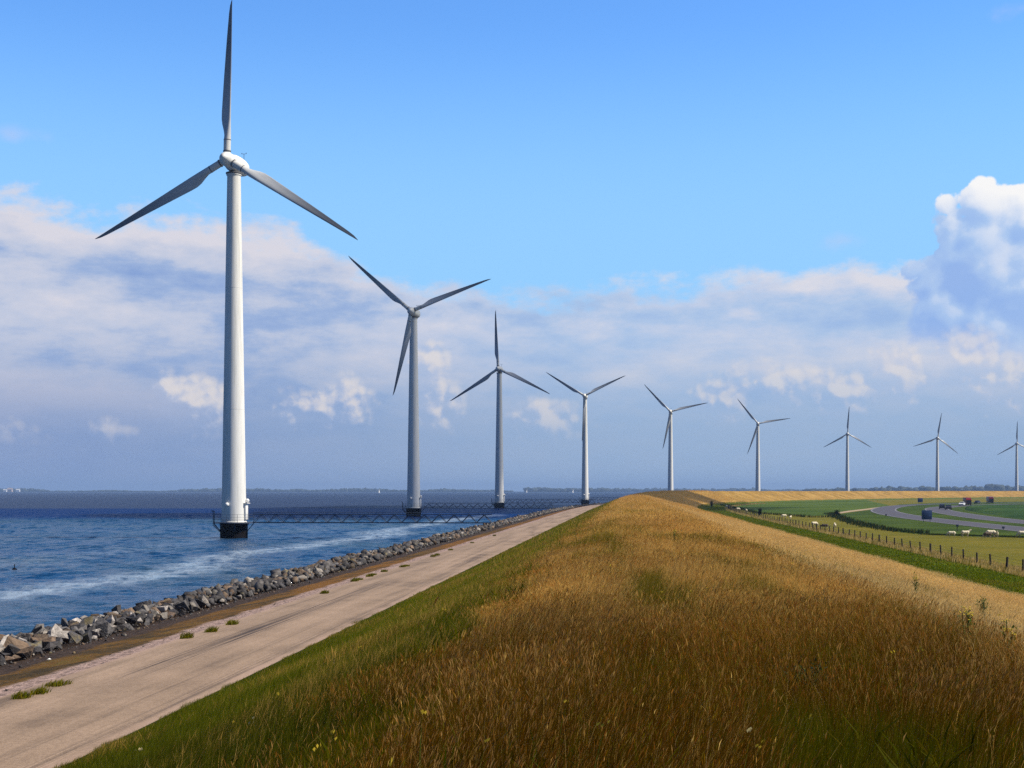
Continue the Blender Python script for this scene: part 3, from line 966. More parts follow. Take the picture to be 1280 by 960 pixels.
def dry_grass():
    parts = []
    for s0, s1, dens, hk, wk in BANDS:
        t1 = 21.0 if s1 < 400 else 16.0
        s, t, x, y = scatter(s0, s1, -4.2, t1, dens)
        n = len(s)
        bound = -2.35 + .30 * (1 - sm(s, 10, 30)) + (fbm(x * .35, y * .35, 3, 21) - .5) * 1.8
        bound2 = 18.8 + (fbm(x * .25, y * .25, 3, 22) - .5) * 3.0
        k = (t > bound + RNG.normal(0, .25, n)) & (t < bound2)
        s, t, x, y = s[k], t[k], x[k], y[k]
        n = len(s)
        z = dike_z(s, t) - 0.02
        near = 1 - sm(s, 14, 60)
        g = .5 * fbm(x * .42, y * .15, 3, 31) + .5 * fbm(x * 1.1, y * .42, 3, 32)                 # greener patches
        g2 = fbm(x * .9, y * .45, 3, 33)
        slope = sm(t + (g2 - .5) * 2.4, 2.9, 4.9) * (1 - .8 * sm(s, 130, 260))     # bleached grass low on the inner slope
        pg = np.clip((g - .515) * 9.5 + (g2 - .5) * 1.6 + .30 + .26 * (1 - sm(s, 8, 45)), 0, .93) * (1 - .75 * slope) * (1 - .55 * sm(s, 60, 200))
        pr = np.clip((fbm(x * .4 + 50, y * .2, 3, 35) - .36) * 2.8, 0.05, .85) * (1 - .85 * slope) * (1 - .6 * sm(s, 35, 90))
        u = RNG.random(n)
        col = pick(GOLD, n)
        tanm = RNG.random(n) < (0.12 + .8 * slope + .25 * sm(s, 30, 80))
        col[tanm] = pick(TAN, tanm.sum())
        # foreground shade put into the blade colours: dark rust and olive near, gold beyond
        near_shade = (1 - sm(s + (fbm(x * .12, y * .1, 3, 77) - .5) * 40, 5, 42)) * (1 - slope)
        dm = RNG.random(n) < near_shade * .93
        col[dm] = pick(SHADED_STRAW, dm.sum())
        om = u < pg
        oc = pick(OLIVE, om.sum())
        mo = RNG.random(om.sum()) < near_shade[om] * 1.2
        oc[mo] = pick(SHADED_OLIVE, mo.sum())
        col[om] = oc
        hgt = RNG.uniform(.24, .50, n) * (.5 + 1.0 * g2) * (1 - .35 * slope) * (.45 + .55 * sm(t - bound[k], 0, 1.6))
        hgt[om] *= .8
        w = RNG.uniform(.0014, .0028, n) * wk
        w[om] *= 1.3
        lean = hgt * RNG.uniform(.1, .55, n)
        v, f, c, tip, (lx, ly) = blades(x, y, z, hgt, w, lean, RNG.uniform(0, np.pi * 2, n), col, (fbm(x * .5, y * .35, 3, 81) - .5) * 5)
        parts.append((v, f, c))
        hm = (~om) & (RNG.random(n) < (.55 if s1 < 60 else .7) * (1 - .7 * np.clip(pg, 0, 1) * near_shade))
        if hm.sum():
            m = int(hm.sum())
            hc = pick(RUST, m)
            tm = RNG.random(m) > np.clip(pr[hm] + .5 * near_shade[hm], 0, .97)
            hc[tm] = pick(GOLD, tm.sum())
            sl = RNG.random(m) < (slope[hm] * .85)
            hc[sl] = pick(TAN, sl.sum())
            # fewer heads in the olive patches; near ones have shade put into their colour
            yd = RNG.random(m) < np.clip(near_shade[hm] * .93, 0, 1)
            hc[yd] = pick(np.vstack([SHADED_STRAW * 1.7, RUST * .7, RUST * .5, OLIVE * .8]), yd.sum())
            # drifts of feathery pinkish bent grass
            hz = RNG.random(m) < np.clip((fbm(x[hm] * .9 + 20, y[hm] * .30, 3, 91) - .55) * 6, 0, .45) * (1 - slope[hm])
            hc[hz] = pick(HAZY, hz.sum())
            parts.append(heads(tip[hm], lx[hm], ly[hm], RNG.uniform(.03, .075, m), RNG.uniform(.003, .006, m) * wk ** .95 * (1 + .5 * hz), hc))
    # small yellow and white flowers among the stalks
    s, t, x, y = scatter(3, 60, -3.4, 16, 1.6)
    k = RNG.random(len(s)) < np.clip((fbm(x * .3 + 9, y * .25, 3, 41) - .42) * 4, .05, 1)
    s, t, x, y = s[k], t[k], x[k], y[k]
    n = len(s)
    z = dike_z(s, t)
    hgt = RNG.uniform(.3, .52, n)
    col = np.tile(np.array([[0.10, 0.14, 0.02]]), (n, 1))
    v, f, c, tip, (lx, ly) = blades(x, y, z, hgt, np.full(n, .006), hgt * .15, RNG.uniform(0, 6.28, n), col)
    parts.append((v, f, c))
    fc = np.where(RNG.random((n, 1)) < .85, np.array([[0.55, 0.40, 0.04]]), np.array([[0.50, 0.42, 0.20]]))
    for k in range(3):
        parts.append(heads(tip + RNG.normal(0, .012, tip.shape), lx, ly, np.full(n, .022), RNG.uniform(.012, .022, n), fc))
    s, t, x, y = scatter(3, 45, -2.2, 9, 9.0)
    k = RNG.random(len(s)) < np.clip((fbm(x * .7 + 3, y * .3, 3, 44) - .45) * 5, .03, 1)
    s, t, x, y = s[k], t[k], x[k], y[k]
    m = 7
    x, y, s, t = (np.repeat(v, m) for v in (x, y, s, t))
    n = len(x)
    x, y = x + RNG.normal(0, .05, n), y + RNG.normal(0, .05, n)
    hgt = RNG.uniform(.10, .34, n)
    parts.append(blades(x, y, dike_z(s, t), hgt, RNG.uniform(.012, .026, n), hgt * RNG.uniform(.3, .9, n), RNG.uniform(0, 6.28, n), pick(np.vstack([SHADED_OLIVE, SHADED_OLIVE * .7, GREEN * .4]), n), RNG.uniform(0, 6.28, n))[:3])
    s, t, x, y = scatter(9, 60, -2.0, 2.6, 7.0)
    n = len(s)
    hgt = RNG.uniform(.5, .74, n)
    v, f, c, tip, (lx, ly) = blades(x, y, dike_z(s, t), hgt, np.full(n, .003), hgt * RNG.uniform(.1, .4, n), RNG.uniform(0, 6.28, n), pick(np.vstack([GOLD * .6, OLIVE]), n))
    parts.append((v, f, c))
    for k in range(3):
        parts.append(heads(tip + RNG.normal(0, .008, tip.shape), lx, ly, RNG.uniform(.05, .10, n), RNG.uniform(.004, .008, n), pick(np.vstack([HAZY, RUST * .7, GOLD * .6]), n)))
    V, F, C = stack(parts)
    o = link_mesh('dry_grass', np_mesh('dry_grass', V, F, cols=C), M_GRASS)
    tag(o, 'tall dry golden and rusty grass covering the top of the dike', 'grass', kind='stuff')
    print('dry grass tris', len(F))


def green_grass():
    parts = []
    for s0, s1, dens, hk, wk in BANDS[:-1]:
        s, t, x, y = scatter(s0, s1, -8.6, -1.0, dens * 1.1)
        n = len(s)
        bound = -2.35 + .30 * (1 - sm(s, 10, 30)) + (fbm(x * .35, y * .35, 3, 21) - .5) * 1.8
        e = -7.95 + (fbm(x * 1.1, y * 1.1, 3, 23) - .5) * .7
        k = (t < bound + RNG.normal(0, .55, n)) & (t > e)
        s, t, x, y, e = s[k], t[k], x[k], y[k], e[k]
        n = len(s)
        z = np.where(t < -8.0, path_z(s, t), dike_z(s, t)) - 0.02
        g = fbm(x * .5, y * .4, 4, 51)
        col = pick(GREEN, n)
        near_shade = 1 - sm(s + (fbm(x * .12, y * .1, 3, 77) - .5) * 40, 6, 50)
        col *= (1 - .62 * near_shade)[:, None]  # foreground shade put into the green blades too, darker near the viewer
        dry = (RNG.random(n) < np.clip((g - .5) * 2.4 + .14 + .3 * sm(t, -5.2, -3.4), .02, .7) * (1 - .6 * near_shade))
        col[dry] = pick(np.vstack([OLIVE, GOLD * .8]), dry.sum())
        hgt = RNG.uniform(.12, .30, n) * (.7 + .6 * g) * (.35 + .65 * sm(t - e, 0, 1.6))
        w = RNG.uniform(.003, .006, n) * wk
        v, f, c, tip, l = blades(x, y, z, hgt, w, hgt * RNG.uniform(.15, .8, n), RNG.uniform(0, 6.28, n), col)
        parts.append((v, f, c))
    V, F, C = stack(parts)
    o = link_mesh('green_grass', np_mesh('green_grass', V, F, cols=C), M_GRASS)
    tag(o, 'short green grass on the dike slope beside the path', 'grass', kind='stuff')
    print('green grass tris', len(F))


def fence_line_t(s):
    return 26.3 + 0.0 * s


def meadow_grass():
    """hay left standing under the wire and short tufts on the mown strip"""
    parts = []
    for s0, s1, dens, hk, wk in BANDS[4:]:
        s, t, x, y = scatter(max(s0, 55), s1, 25.4, 27.6, dens * 1.2)
        n = len(s)
        z = np.full(n, LANDZ)
        col = pick(TAN * .8, n)
        k = RNG.random(n) < .35
        col[k] = pick(OLIVE * 1.2, k.sum())
        hgt = RNG.uniform(.2, .5, n)
        parts.append(blades(x, y, z, hgt, RNG.uniform(.004, .008, n) * wk, hgt * RNG.uniform(.1, .5, n), RNG.uniform(0, 6.28, n), col)[:3])
        s, t, x, y = scatter(max(s0, 50), s1, 17.2, 25.6, dens * 1.0)
        n = len(s)
        z = np.maximum(dike_z(s, t), LANDZ + .02)
        col = pick(GREEN * np.array([.88, .95, .2]), n)
        k = RNG.random(n) < np.clip((fbm(x * .2, y * .1, 3, 61) - .5) * 3, 0, .5)
        col[k] = pick(OLIVE * 1.4, k.sum())
        hgt = RNG.uniform(.05, .14, n)
        parts.append(blades(x, y, z, hgt, RNG.uniform(.006, .010, n) * wk, hgt * RNG.uniform(.2, .9, n), RNG.uniform(0, 6.28, n), col)[:3])
    V, F, C = stack(parts)
    o = link_mesh('meadow_grass', np_mesh('meadow_grass', V, F, cols=C), M_GRASS)
    tag(o, 'mown green grass at the dike foot with dry hay under the fence', 'grass', kind='stuff')
    print('meadow tris', len(F))


dry_grass()
green_grass()
meadow_grass()


def reeds():
    parts = []
    for line, hh, wd in (([(893, 630.5), (925, 636.5), (948, 642.0), (985, 644.8), (1015, 647.0), (1040, 646.5)], (.35, .7), 1.2),
                         ([(1038, 642.2), (1048, 647), (1063, 653), (1090, 659.5), (1122, 664.5), (1156, 667.3)], (.3, .65), 1.7),
                         ([(1156, 668), (1220, 670), (1290, 672)], (.08, .2), 1.5)):
        q = polyline(line, 400)
        for a in range(int(420 * wd)):
            pass
        n = int(1700 * wd)
        i = RNG.integers(0, len(q), n)
        x, y = q[i, 0] + RNG.normal(0, wd * .4, n), q[i, 1] + RNG.normal(0, wd * .6, n)
        hgt = RNG.uniform(*hh, n)
        col = np.array([[0.020, 0.035, 0.010]]) * RNG.uniform(.5, 2.0, (n, 1))
        k = RNG.random(n) < .12
        col[k] = pick(OLIVE * .8, k.sum())
        parts.append(blades(x, y, np.full(n, LANDZ), hgt, RNG.uniform(.05, .16, n), hgt * RNG.uniform(.1, .5, n), RNG.uniform(0, 6.28, n), col)[:3])
    V, F, C = stack(parts)
    o = link_mesh('reeds', np_mesh('reeds', V, F, cols=C), M_GRASS)
    tag(o, 'dark green reeds lining the ditches around the crop field', 'reeds', kind='stuff')


reeds()


# ------------------------------------------------------------------ boulders along the water
def rock_mesh(name, seed, sub=True):
    rr = random.Random(seed)
    bm = bmesh.new()
    sx, sy, sz = rr.uniform(.9, 1.4), rr.uniform(.65, 1.05), rr.uniform(.5, .9)
    for _ in range(rr.randint(8, 12)):
        v = Vector((rr.gauss(0, 1), rr.gauss(0, 1), rr.gauss(0, 1))).normalized() * rr.uniform(.82, 1.1)
        bm.verts.new((v.x * sx, v.y * sy, v.z * sz))
    r = bmesh.ops.convex_hull(bm, input=bm.verts)
    bmesh.ops.delete(bm, geom=[v for v in bm.verts if not v.link_faces], context='VERTS')
    if sub:
        bmesh.ops.bevel(bm, geom=list(bm.edges), offset=.025, segments=1, affect='EDGES')
    bmesh.ops.triangulate(bm, faces=bm.faces)
    bmesh.ops.recalc_face_normals(bm, faces=bm.faces)
    me = bpy.data.meshes.new(name)
    bm.to_mesh(me)
    bm.free()
    return me


def boulders():
    kinds = [('grey', rock_mat('grey_rock', GREYS, False), .58, 'dark grey angular boulder in the rock bank along the water'),
             ('pale', rock_mat('pale_rock', PALES, False), .20, 'pale whitish angular boulder in the rock bank along the water'),
             ('brown', rock_mat('brown_rock', BROWNS, False), .22, 'warm brown angular boulder in the rock bank along the water')]
    protos = {}
    for k, m, _, _ in kinds:
        protos[k] = []
        for i in range(9):
            me = rock_mesh('boulder', hash(k) % 7 + i * 13 + {'grey': 100, 'pale': 200, 'brown': 300}[k])
            me.materials.append(m)
            protos[k].append(me)
    rr = random.Random(5)
    placed = {}
    spots = []
    def ok(s, t, r):
        ci, cj = int(s // 1.5), int(t // 1.5)
        for a in (-1, 0, 1):
            for b in (-1, 0, 1):
                for (s2, t2, r2) in placed.get((ci + a, cj + b), ()):
                    if (s - s2) ** 2 + (t - t2) ** 2 < (0.60 * (r + r2)) ** 2:
                        return False
        placed.setdefault((ci, cj), []).append((s, t, r))
        return True
    def z_of(t):
        return float(np.interp(t, [-22, -20.6, -18.9, -17.2, -16.5, -12.7], [-0.2, 0.8, 1.62, 1.72, 1.59, 2.14]))
    # every boulder of the bank, largest first in each stretch
    s = 20.0
    while s < 640.0:
        ds = 2.0
        far = s > 180
        for r, cnt in ((rr.uniform(.34, .46), 1), (.31, 4), (.26, 12), (.20, 20), (.145, 18 if s < 120 else 0)):
            for _ in range(cnt * (3 if s < 100 else 2)):
                ss, tt = s + rr.uniform(0, ds), rr.uniform(-21.4, -16.7)
                r2 = r * rr.uniform(.88, 1.12)
                if tt > -17.0 and r2 > .4:
                    continue
                if ok(ss, tt, r2):
                    spots.append((ss, tt, r2))
        s += ds
    spots.sort()
    single, rest = [], []
    for k in range(1500):                                              # rubble spilled over the dark berm
        q = 20 + 200 * rr.random() ** 1.4
        spots.append((q, -16.9 + abs(rr.gauss(0, .6)), rr.uniform(.02, .075)))
    for k in range(900):                                               # crumbs of broken paving along the path's edge
        q = 15 + 130 * rr.random() ** 1.3
        spots.append((q, -12.45 + rr.gauss(0, .22), rr.uniform(.015, .045)))
    for sp in spots:
        x, y = ST(sp[0], sp[1])
        inview = abs(x) < y * 640 / FPX + 0.3
        if len(single) < 300 and inview and sp[1] > -20.1 and sp[0] > 34 and sp[2] > .125:
            single.append(sp)
        else:
            rest.append(sp)
    for (s, t, r) in single:
        u = rr.random()
        k = 0 if u < kinds[0][2] else (1 if u < kinds[0][2] + kinds[1][2] else 2)
        kn, m, _, lab = kinds[k]
        o = bpy.data.objects.new('boulder', rr.choice(protos[kn]))
        COL.objects.link(o)
        x, y = ST(s, t)
        o.location = (float(x), float(y), z_of(t) + r * rr.uniform(.05, .45))
        o.scale = (r, r, r)
        o.rotation_euler = (rr.uniform(-1, 1), rr.uniform(-1, 1), rr.uniform(0, 6.28))
        tag(o, lab, 'boulder', kn + ' boulders of the rock bank nearest the viewer')
    V, F, o_ = [], [], 0
    lows = []
    for i in range(16):
        me = rock_mesh('rock_shape', 900 + i, False)
        v = np.array([x.co[:] for x in me.vertices])
        f = np.array([p.vertices[:] for p in me.polygons])
        lows.append((v, f))
        bpy.data.meshes.remove(me)
    for (s, t, r) in rest:
        v, f = rr.choice(lows)
        a = rr.uniform(0, 6.28)
        tl, tm = rr.uniform(-1, 1), rr.uniform(-1, 1)
        Mx = np.array((Matrix.Rotation(a, 3, 'Z') @ Matrix.Rotation(tl, 3, 'X') @ Matrix.Rotation(tm, 3, 'Y')))
        x, y = ST(s, t)
        V.append(v @ Mx.T * r + np.array([float(x), float(y), z_of(t) + r * rr.uniform(.05, .45)]))
        F.append(f + o_)
        o_ += len(v)
    me = np_mesh('rock_bank', np.concatenate(V), np.concatenate(F))
    cols = [tuple(.8 * v for v in q) for q in GREYS * 4 + BROWNS] + PALES[:2] + [GREYS[2], BROWNS[2]]
    o = link_mesh('rock_bank', me, rock_mat('bank_rock', cols, True))
    tag(o, 'long bank of jumbled grey and brown rocks running away along the waterline', 'rocks', kind='stuff')
    print('boulders', len(single), 'rest', len(rest), 'last s', single[-1][0])


boulders()


# ------------------------------------------------------------------ wind turbines
def blade_mesh():
    rs = [0.75, 1.6, 2.5, 3.1, 3.8, 4.6, 5.3, 6.2, 7.6, 9.5, 11.5, 13.5, 15.5, 17.5, 19.0, 20.0, 20.5, 20.75]
    ch = np.interp(rs, [0.75, 2.5, 3.1, 3.8, 4.6, 5.3, 6.2, 8, 12, 16, 19, 20.2, 20.75], [.92, .92, .98, 1.2, 1.50, 1.62, 1.58, 1.42, 1.08, .74, .46, .28, .05])
    ch = np.where(np.array(rs) > 3, ch * .93, ch)
    th = np.interp(rs, [0.75, 2.5, 3.8, 4.6, 5.3, 8, 12, 16, 19, 20.75], [.92, .92, .72, .56, .46, .32, .21, .13, .07, .012])
    le = np.interp(rs, [0.75, 2.5, 5, 12, 20.75], [.46, .46, .47, .38, .26])
    tw = np.interp(rs, [0.75, 2.5, 4, 6, 10, 16, 21], [24, 24, 23, 19, 13, 7, 4])
    mixf = np.interp(rs, [2.5, 4.6], [0, 1])
    K = 22
    bm = bmesh.new()
    rings = []
    for r, c, t_, l, w, f in zip(rs, ch, th, le, tw, mixf):
        ring = []
        for k in range(K):
            a = 2 * math.pi * k / K
            u = (1 + math.cos(a)) / 2                      # 1 at the leading edge
            circ = (l - c + c * u, math.sin(a) * t_ / 2)
            prof = t_ / 2 * math.sin(a) * (0.35 + 0.9 * u) * 1.05
            af = (l - c + c * u, prof + 0.04 * c * math.sin(math.pi * u))
            x = circ[0] * (1 - f) + af[0] * f
            y = circ[1] * (1 - f) + af[1] * f
            aa = R(w)
            # turn the leading edge (+x) into the wind (-y)
            ring.append(bm.verts.new((x * math.cos(aa) + y * math.sin(aa), -x * math.sin(aa) + y * math.cos(aa), r)))
        rings.append(ring)
    for a, b in zip(rings, rings[1:]):
        for k in range(K):
            j = (k + 1) % K
            bm.faces.new((a[k], a[j], b[j], b[k]))
    bm.faces.new(rings[0][::-1])
    bm.faces.new(rings[-1])
    return bm


HUBZ, HUBY = 49.4, -2.55


def make_turbine():
    root = empty('wind_turbine')
    bm = bmesh.new()
    lathe(bm, [(1.80, -3.0), (1.80, 1.85), (1.76, 2.0)], 40)
    from_bm('foundation', bm, M_BLACK, root)
    # tower
    bm = bmesh.new()
    prof = [(1.70, 2.0), (1.70, 2.18), (1.62, 2.22)]
    for z0, z1 in ((2.22, 17.0), (17.0, 33.0), (33.0, 47.7)):
        r0, r1 = np.interp([z0, z1], [2.2, 47.8], [1.62, 0.88])
        prof += [(r0, z0 + .02), (r1, z1 - .05), (r1 + .008, z1 - .04), (r1 + .008, z1 + .04)]
    prof = prof[:-2] + [(0.90, 47.8), (0.98, 47.85), (0.98, 48.02)]
    lathe(bm, prof, 56)
    tower = from_bm('tower', bm, M_PAINT, root, 35)
    # parts of the tower: door box on its landward side, two round lamps
    bm = bmesh.new()
    box(bm, 1.52, 1.80, -0.45, 0.45, 2.45, 4.55, 0.05)
    box(bm, 1.50, 2.05, -0.55, 0.55, 4.57, 4.66, 0.02)
    from_bm('door', bm, M_PAINT, tower)
    for ang in (-100, 8):
        bm = bmesh.new()
        c, s_ = math.cos(R(ang)), math.sin(R(ang))
        bmesh.ops.create_uvsphere(bm, u_segments=18, v_segments=12, radius=.27, matrix=Matrix.Translation((1.78 * c, 1.78 * s_, 4.45 if ang < 0 else 4.95)))
        tube(bm, (1.45 * c, 1.45 * s_, 4.45 if ang < 0 else 4.95), (1.65 * c, 1.65 * s_, 4.45 if ang < 0 else 4.95), .1)
        from_bm('lamp', bm, M_LAMP, tower)
    # platform
    bm = bmesh.new()
    n = 24
    for (ra, rb, z0, z1) in ((1.72, 2.72, 1.98, 2.10),):
        vs = []
        for i in range(n):
            a = 2 * math.pi * i / n
            vs.append([bm.verts.new((r * math.cos(a), r * math.sin(a), z)) for r, z in ((ra, z0), (rb, z0), (rb, z1), (ra, z1))])
        for i in range(n):
            j = (i + 1) % n
            for k in range(4):
                l = (k + 1) % 4
                bm.faces.new((vs[i][k], vs[j][k], vs[j][l], vs[i][l]))
    plat = from_bm('platform', bm, M_STEEL, root, 30)
    bm = bmesh.new()
    for i in range(n):
        a, b = 2 * math.pi * i / n, 2 * math.pi * (i + 1) / n
        p, q = Vector((2.66 * math.cos(a), 2.66 * math.sin(a), 0)), Vector((2.66 * math.cos(b), 2.66 * math.sin(b), 0))
        if i % 2 == 0:
            tube(bm, p + Vector((0, 0, 2.08)), p + Vector((0, 0, 3.15)), .02, seg=6)
        if i not in (0,):
            for z in (2.45, 2.8, 3.15):
                tube(bm, p + Vector((0, 0, z)), q + Vector((0, 0, z)), .014, seg=6)
    from_bm('railing', bm, M_STEEL, plat)
    bm = bmesh.new()
    for i in range(8):
        a = 2 * math.pi * (i + .5) / 8
        tube(bm, (1.76 * math.cos(a), 1.76 * math.sin(a), 0.95), (2.6 * math.cos(a), 2.6 * math.sin(a), 1.99), .05, seg=6)
    from_bm('bracket', bm, M_STEEL, plat)
    bm = bmesh.new()
    for dy in (-.25, .25):
        tube(bm, (-2.78, dy, 1.7), (-2.78, dy, 3.5), .035, seg=6)
        tube(bm, (-2.78, dy, 3.5), (-3.05, dy, 3.62), .05, seg=6)
        tube(bm, (-2.78, dy, 1.7), (-1.78, dy, .8), .05, seg=6)
    for z in np.arange(1.85, 3.4, .28):
        tube(bm, (-2.78, -.25, z), (-2.78, .25, z), .025, seg=6)
    from_bm('ladder', bm, M_STEEL, plat)
    # nacelle: a rounded capsule, front at -y
    bm = bmesh.new()
    secs = [(-1.55, .80, .80, 0.0), (-1.35, 1.02, 1.05, 0.0), (-.5, 1.16, 1.22, .02), (.8, 1.20, 1.28, .04), (2.4, 1.18, 1.25, .04), (3.4, 1.05, 1.10, .06), (4.0, .78, .80, .12), (4.25, .4, .42, .15)]
    rings = []
    for y, rx, rz, dz in secs:
        rx, rz = rx * .86, rz * .88
        ring = []
        for k in range(28):
            a = 2 * math.pi * k / 28
            ca, sa = math.cos(a), math.sin(a)
            p = 2.6
            rr_ = (abs(ca) ** p + abs(sa) ** p) ** (-1 / p)
            ring.append(bm.verts.new((rx * rr_ * ca, y, HUBZ + dz + rz * rr_ * sa)))
        rings.append(ring)
    for a, b in zip(rings, rings[1:]):
        for k in range(28):
            j = (k + 1) % 28
            bm.faces.new((a[k], a[j], b[j], b[k]))
    bm.faces.new(rings[0])
    bm.faces.new(rings[-1][::-1])
    nac = from_bm('nacelle', bm, M_PAINT, root, 40)
    bm = bmesh.new()
    tube(bm, (.25, 3.1, HUBZ + 1.0), (.25, 3.1, HUBZ + 2.1), .03, seg=6)
    tube(bm, (-.05, 3.1, HUBZ + 2.05), (.55, 3.1, HUBZ + 2.05), .02, seg=6)
    tube(bm, (-.05, 3.1, HUBZ + 2.05), (-.05, 3.1, HUBZ + 2.2), .05, seg=6)
    tube(bm, (.55, 3.1, HUBZ + 2.05), (.55, 3.1, HUBZ + 2.2), .05, seg=6)
    from_bm('wind_vane', bm, M_STEEL, nac)
    bm = bmesh.new()
    lathe(bm, [(1.02, 48.00), (1.06, 48.06), (1.06, 48.20), (0.9, 48.26)], 40)
    from_bm('yaw_ring', bm, M_GREY, root)
    # hub with a conical spinner
    bm = bmesh.new()
    M = Matrix.Translation((0, HUBY, HUBZ)) @ Matrix.Rotation(R(90), 4, 'X')      # local z -> -y
    lathe(bm, [(.66, -0.98), (.88, -.9), (.93, -.4), (.93, .2), (.80, .65), (.55, 1.1), (.28, 1.42), (.09, 1.54), (0, 1.56)], 40, M)
    from_bm('hub', bm, M_PAINT, root, 50)
    bb = blade_mesh()
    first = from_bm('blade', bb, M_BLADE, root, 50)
    cuff = bmesh.new()
    lathe(cuff, [(.475, .95), (.52, .97), (.52, 1.10), (.475, 1.12)], 28)
    lathe(cuff, [(.468, 2.46), (.485, 2.48), (.485, 2.54), (.468, 2.56)], 28)
    c0 = from_bm('blade_collar', cuff, M_GREY, first)
    bl = [first]
    for _ in range(2):
        b = first.copy()
        COL.objects.link(b)
        b.parent = root
        c1 = c0.copy()
        COL.objects.link(c1)
        c1.parent = b
        bl.append(b)
    for b in bl:
        b.location = (0, HUBY, HUBZ)
    return root


TURB = [  # depth, offset, blade angles clockwise from straight up, label
    (179.5, -37.0 + .3, (1.3, 121.5, 241), 'nearest and tallest white wind turbine, one blade straight up, standing in the water'),
    (329.0, -24.0 + .2, (-49.3, 69.0, 192.0), 'second nearest white wind turbine, a blade hanging down left of its tower'),
    (483.0, -4.5, (-3.0, 116.0, 236.5), 'third nearest wind turbine, in the water, one blade up'),
    (620.0, 33.3, (-58.5, 64.0, 182.5), 'white wind turbine beside the far path end, lowest blade hidden against its tower'),
    (742.0, 86.5, (-44.0, 77.0, 191.0), 'white turbine rising behind the golden dike crest, first one whose base is hidden'),
    (874.0, 158.0, (-39.5, 81.0, 198.5), 'white turbine behind the dike, straight above the dark far end of the pasture fence'),
    (1030.0, 254.0, (3.0, 121.0, 240.0), 'white turbine behind the far dike, above the green crop field, one blade up'),
    (1111.0, 347.5, (8.0, 129.0, 250.0), 'small distant turbine behind the dike, above the two blue road signs'),
    (1241.0, 460.5, (0.0, 120.0, 239.0), 'most distant turbine, at the far right end of the row'),
]
proto = make_turbine()
YAW = R(-9.0)
turbs = []
for i, (d, x, angs, lab) in enumerate(TURB):
    o = proto if i == 0 else dup(proto)
    turbs.append(o)
for o, (d, x, angs, lab) in zip(turbs, TURB):
    o.location = (x, d, 0)
    o.rotation_euler = (0, 0, YAW)
    tag(o, lab, 'wind turbine', 'row of white wind turbines along the dike')
    for b, a in zip([c for c in o.children if c.name.startswith('blade')], angs):
        b.rotation_euler = (0, R(a), 0)


# ------------------------------------------------------------------ lattice footbridges from the turbines to the shore
def make_bridge(L):
    root = empty('footbridge')
    bm = bmesh.new()
    box(bm, 0, L, -.42, .42, -.05, 0.0)
    from_bm('deck', bm, M_GALV, root, 0)
    for sy in (-1, 1):
        bm = bmesh.new()
        y = .46 * sy
        box(bm, 0, L, y - .04, y + .04, -.10, .02)
        box(bm, 0, L, y - .04, y + .04, .98, 1.07)
        n = int(L / 0.95)
        n -= n % 2
        stp = L / n
        for k in range(n):
            z0, z1 = (.0, 1.0) if k % 2 == 0 else (1.0, .0)
            tube(bm, (k * stp, y, z0), ((k + 1) * stp, y, z1), .036, seg=6)
        from_bm('truss', bm, M_STEEL, root, 0)
    bm = bmesh.new()
    for y in (-.46, .46):
        tube(bm, (0, y, 1.3), (L, y, 1.3), .018, seg=6)
        for k in range(0, int(L / 1.9) + 1):
            tube(bm, (k * 1.9, y, 1.05), (k * 1.9, y, 1.3), .016, seg=6)
    from_bm('handrail', bm, M_STEEL, root)
    return root


BL = ['steel lattice footbridge from the nearest turbine to the rock bank',
      'steel lattice footbridge reaching the shore from the second nearest turbine',
      'steel lattice footbridge reaching the shore from the third nearest turbine',
      'steel lattice footbridge on the shore side of the turbine at the path end']
bridge = make_bridge(31.5)
bridges = [bridge] + [dup(bridge) for _ in range(3)]
for b, t_, lab in zip(bridges, turbs[:4], BL):
    xt, yt = t_.location.x, t_.location.y
    k = int(np.argmin(np.hypot(_cx - xt, _cy - yt)))
    h = _h[k]
    dirx, diry = math.cos(R(h)), -math.sin(R(h))
    b.location = (xt + 2.7 * dirx, yt + 2.7 * diry, 2.12)
    b.rotation_euler = (0, 0, math.atan2(diry, dirx))
    tag(b, lab, 'footbridge', 'lattice footbridges between turbines and shore')


# ------------------------------------------------------------------ pasture fence
def fence():
    root = empty('wire_fence', (*[float(v) for v in ST(93, 26.4)], LANDZ))
    tag(root, 'long pasture fence of dark wooden posts and thin wire', 'fence')
    bm = bmesh.new()
    lathe(bm, [(.065, -.4), (.065, .98), (.045, 1.03)], 8)
    me = None
    rr = random.Random(3)
    s = 86.0
    tops = []
    i = 0
    inv = root.location
    while s < 474 and i < 98:
        x, y = [float(v) for v in ST(s, 26.4)]
        if me is None:
            p = from_bm('post', bm, M_POST, root)
            me = p.data
        else:
            p = bpy.data.objects.new('post', me)
            COL.objects.link(p)
            p.parent = root
        p.location = (x - inv.x, y - inv.y, rr.uniform(-.06, .04))
        k = 1.35 if i % 6 == 3 else 1.0
        p.scale = (k, k, 1.04 if k > 1 else 1.0)
        p.rotation_euler = (rr.gauss(0, .035), rr.gauss(0, .035), rr.uniform(0, 6))
        tops.append((x - inv.x, y - inv.y))
        s += 4.0 + rr.uniform(-.25, .25)
        i += 1
    bm = bmesh.new()
    for z in (.25, .5, .72, .92):
        for a, b in zip(tops, tops[1:]):
            tube(bm, (*a, z), (*b, z), .006, seg=4, caps=False)
    from_bm('wire', bm, M_WIRE, root, 0)


fence()


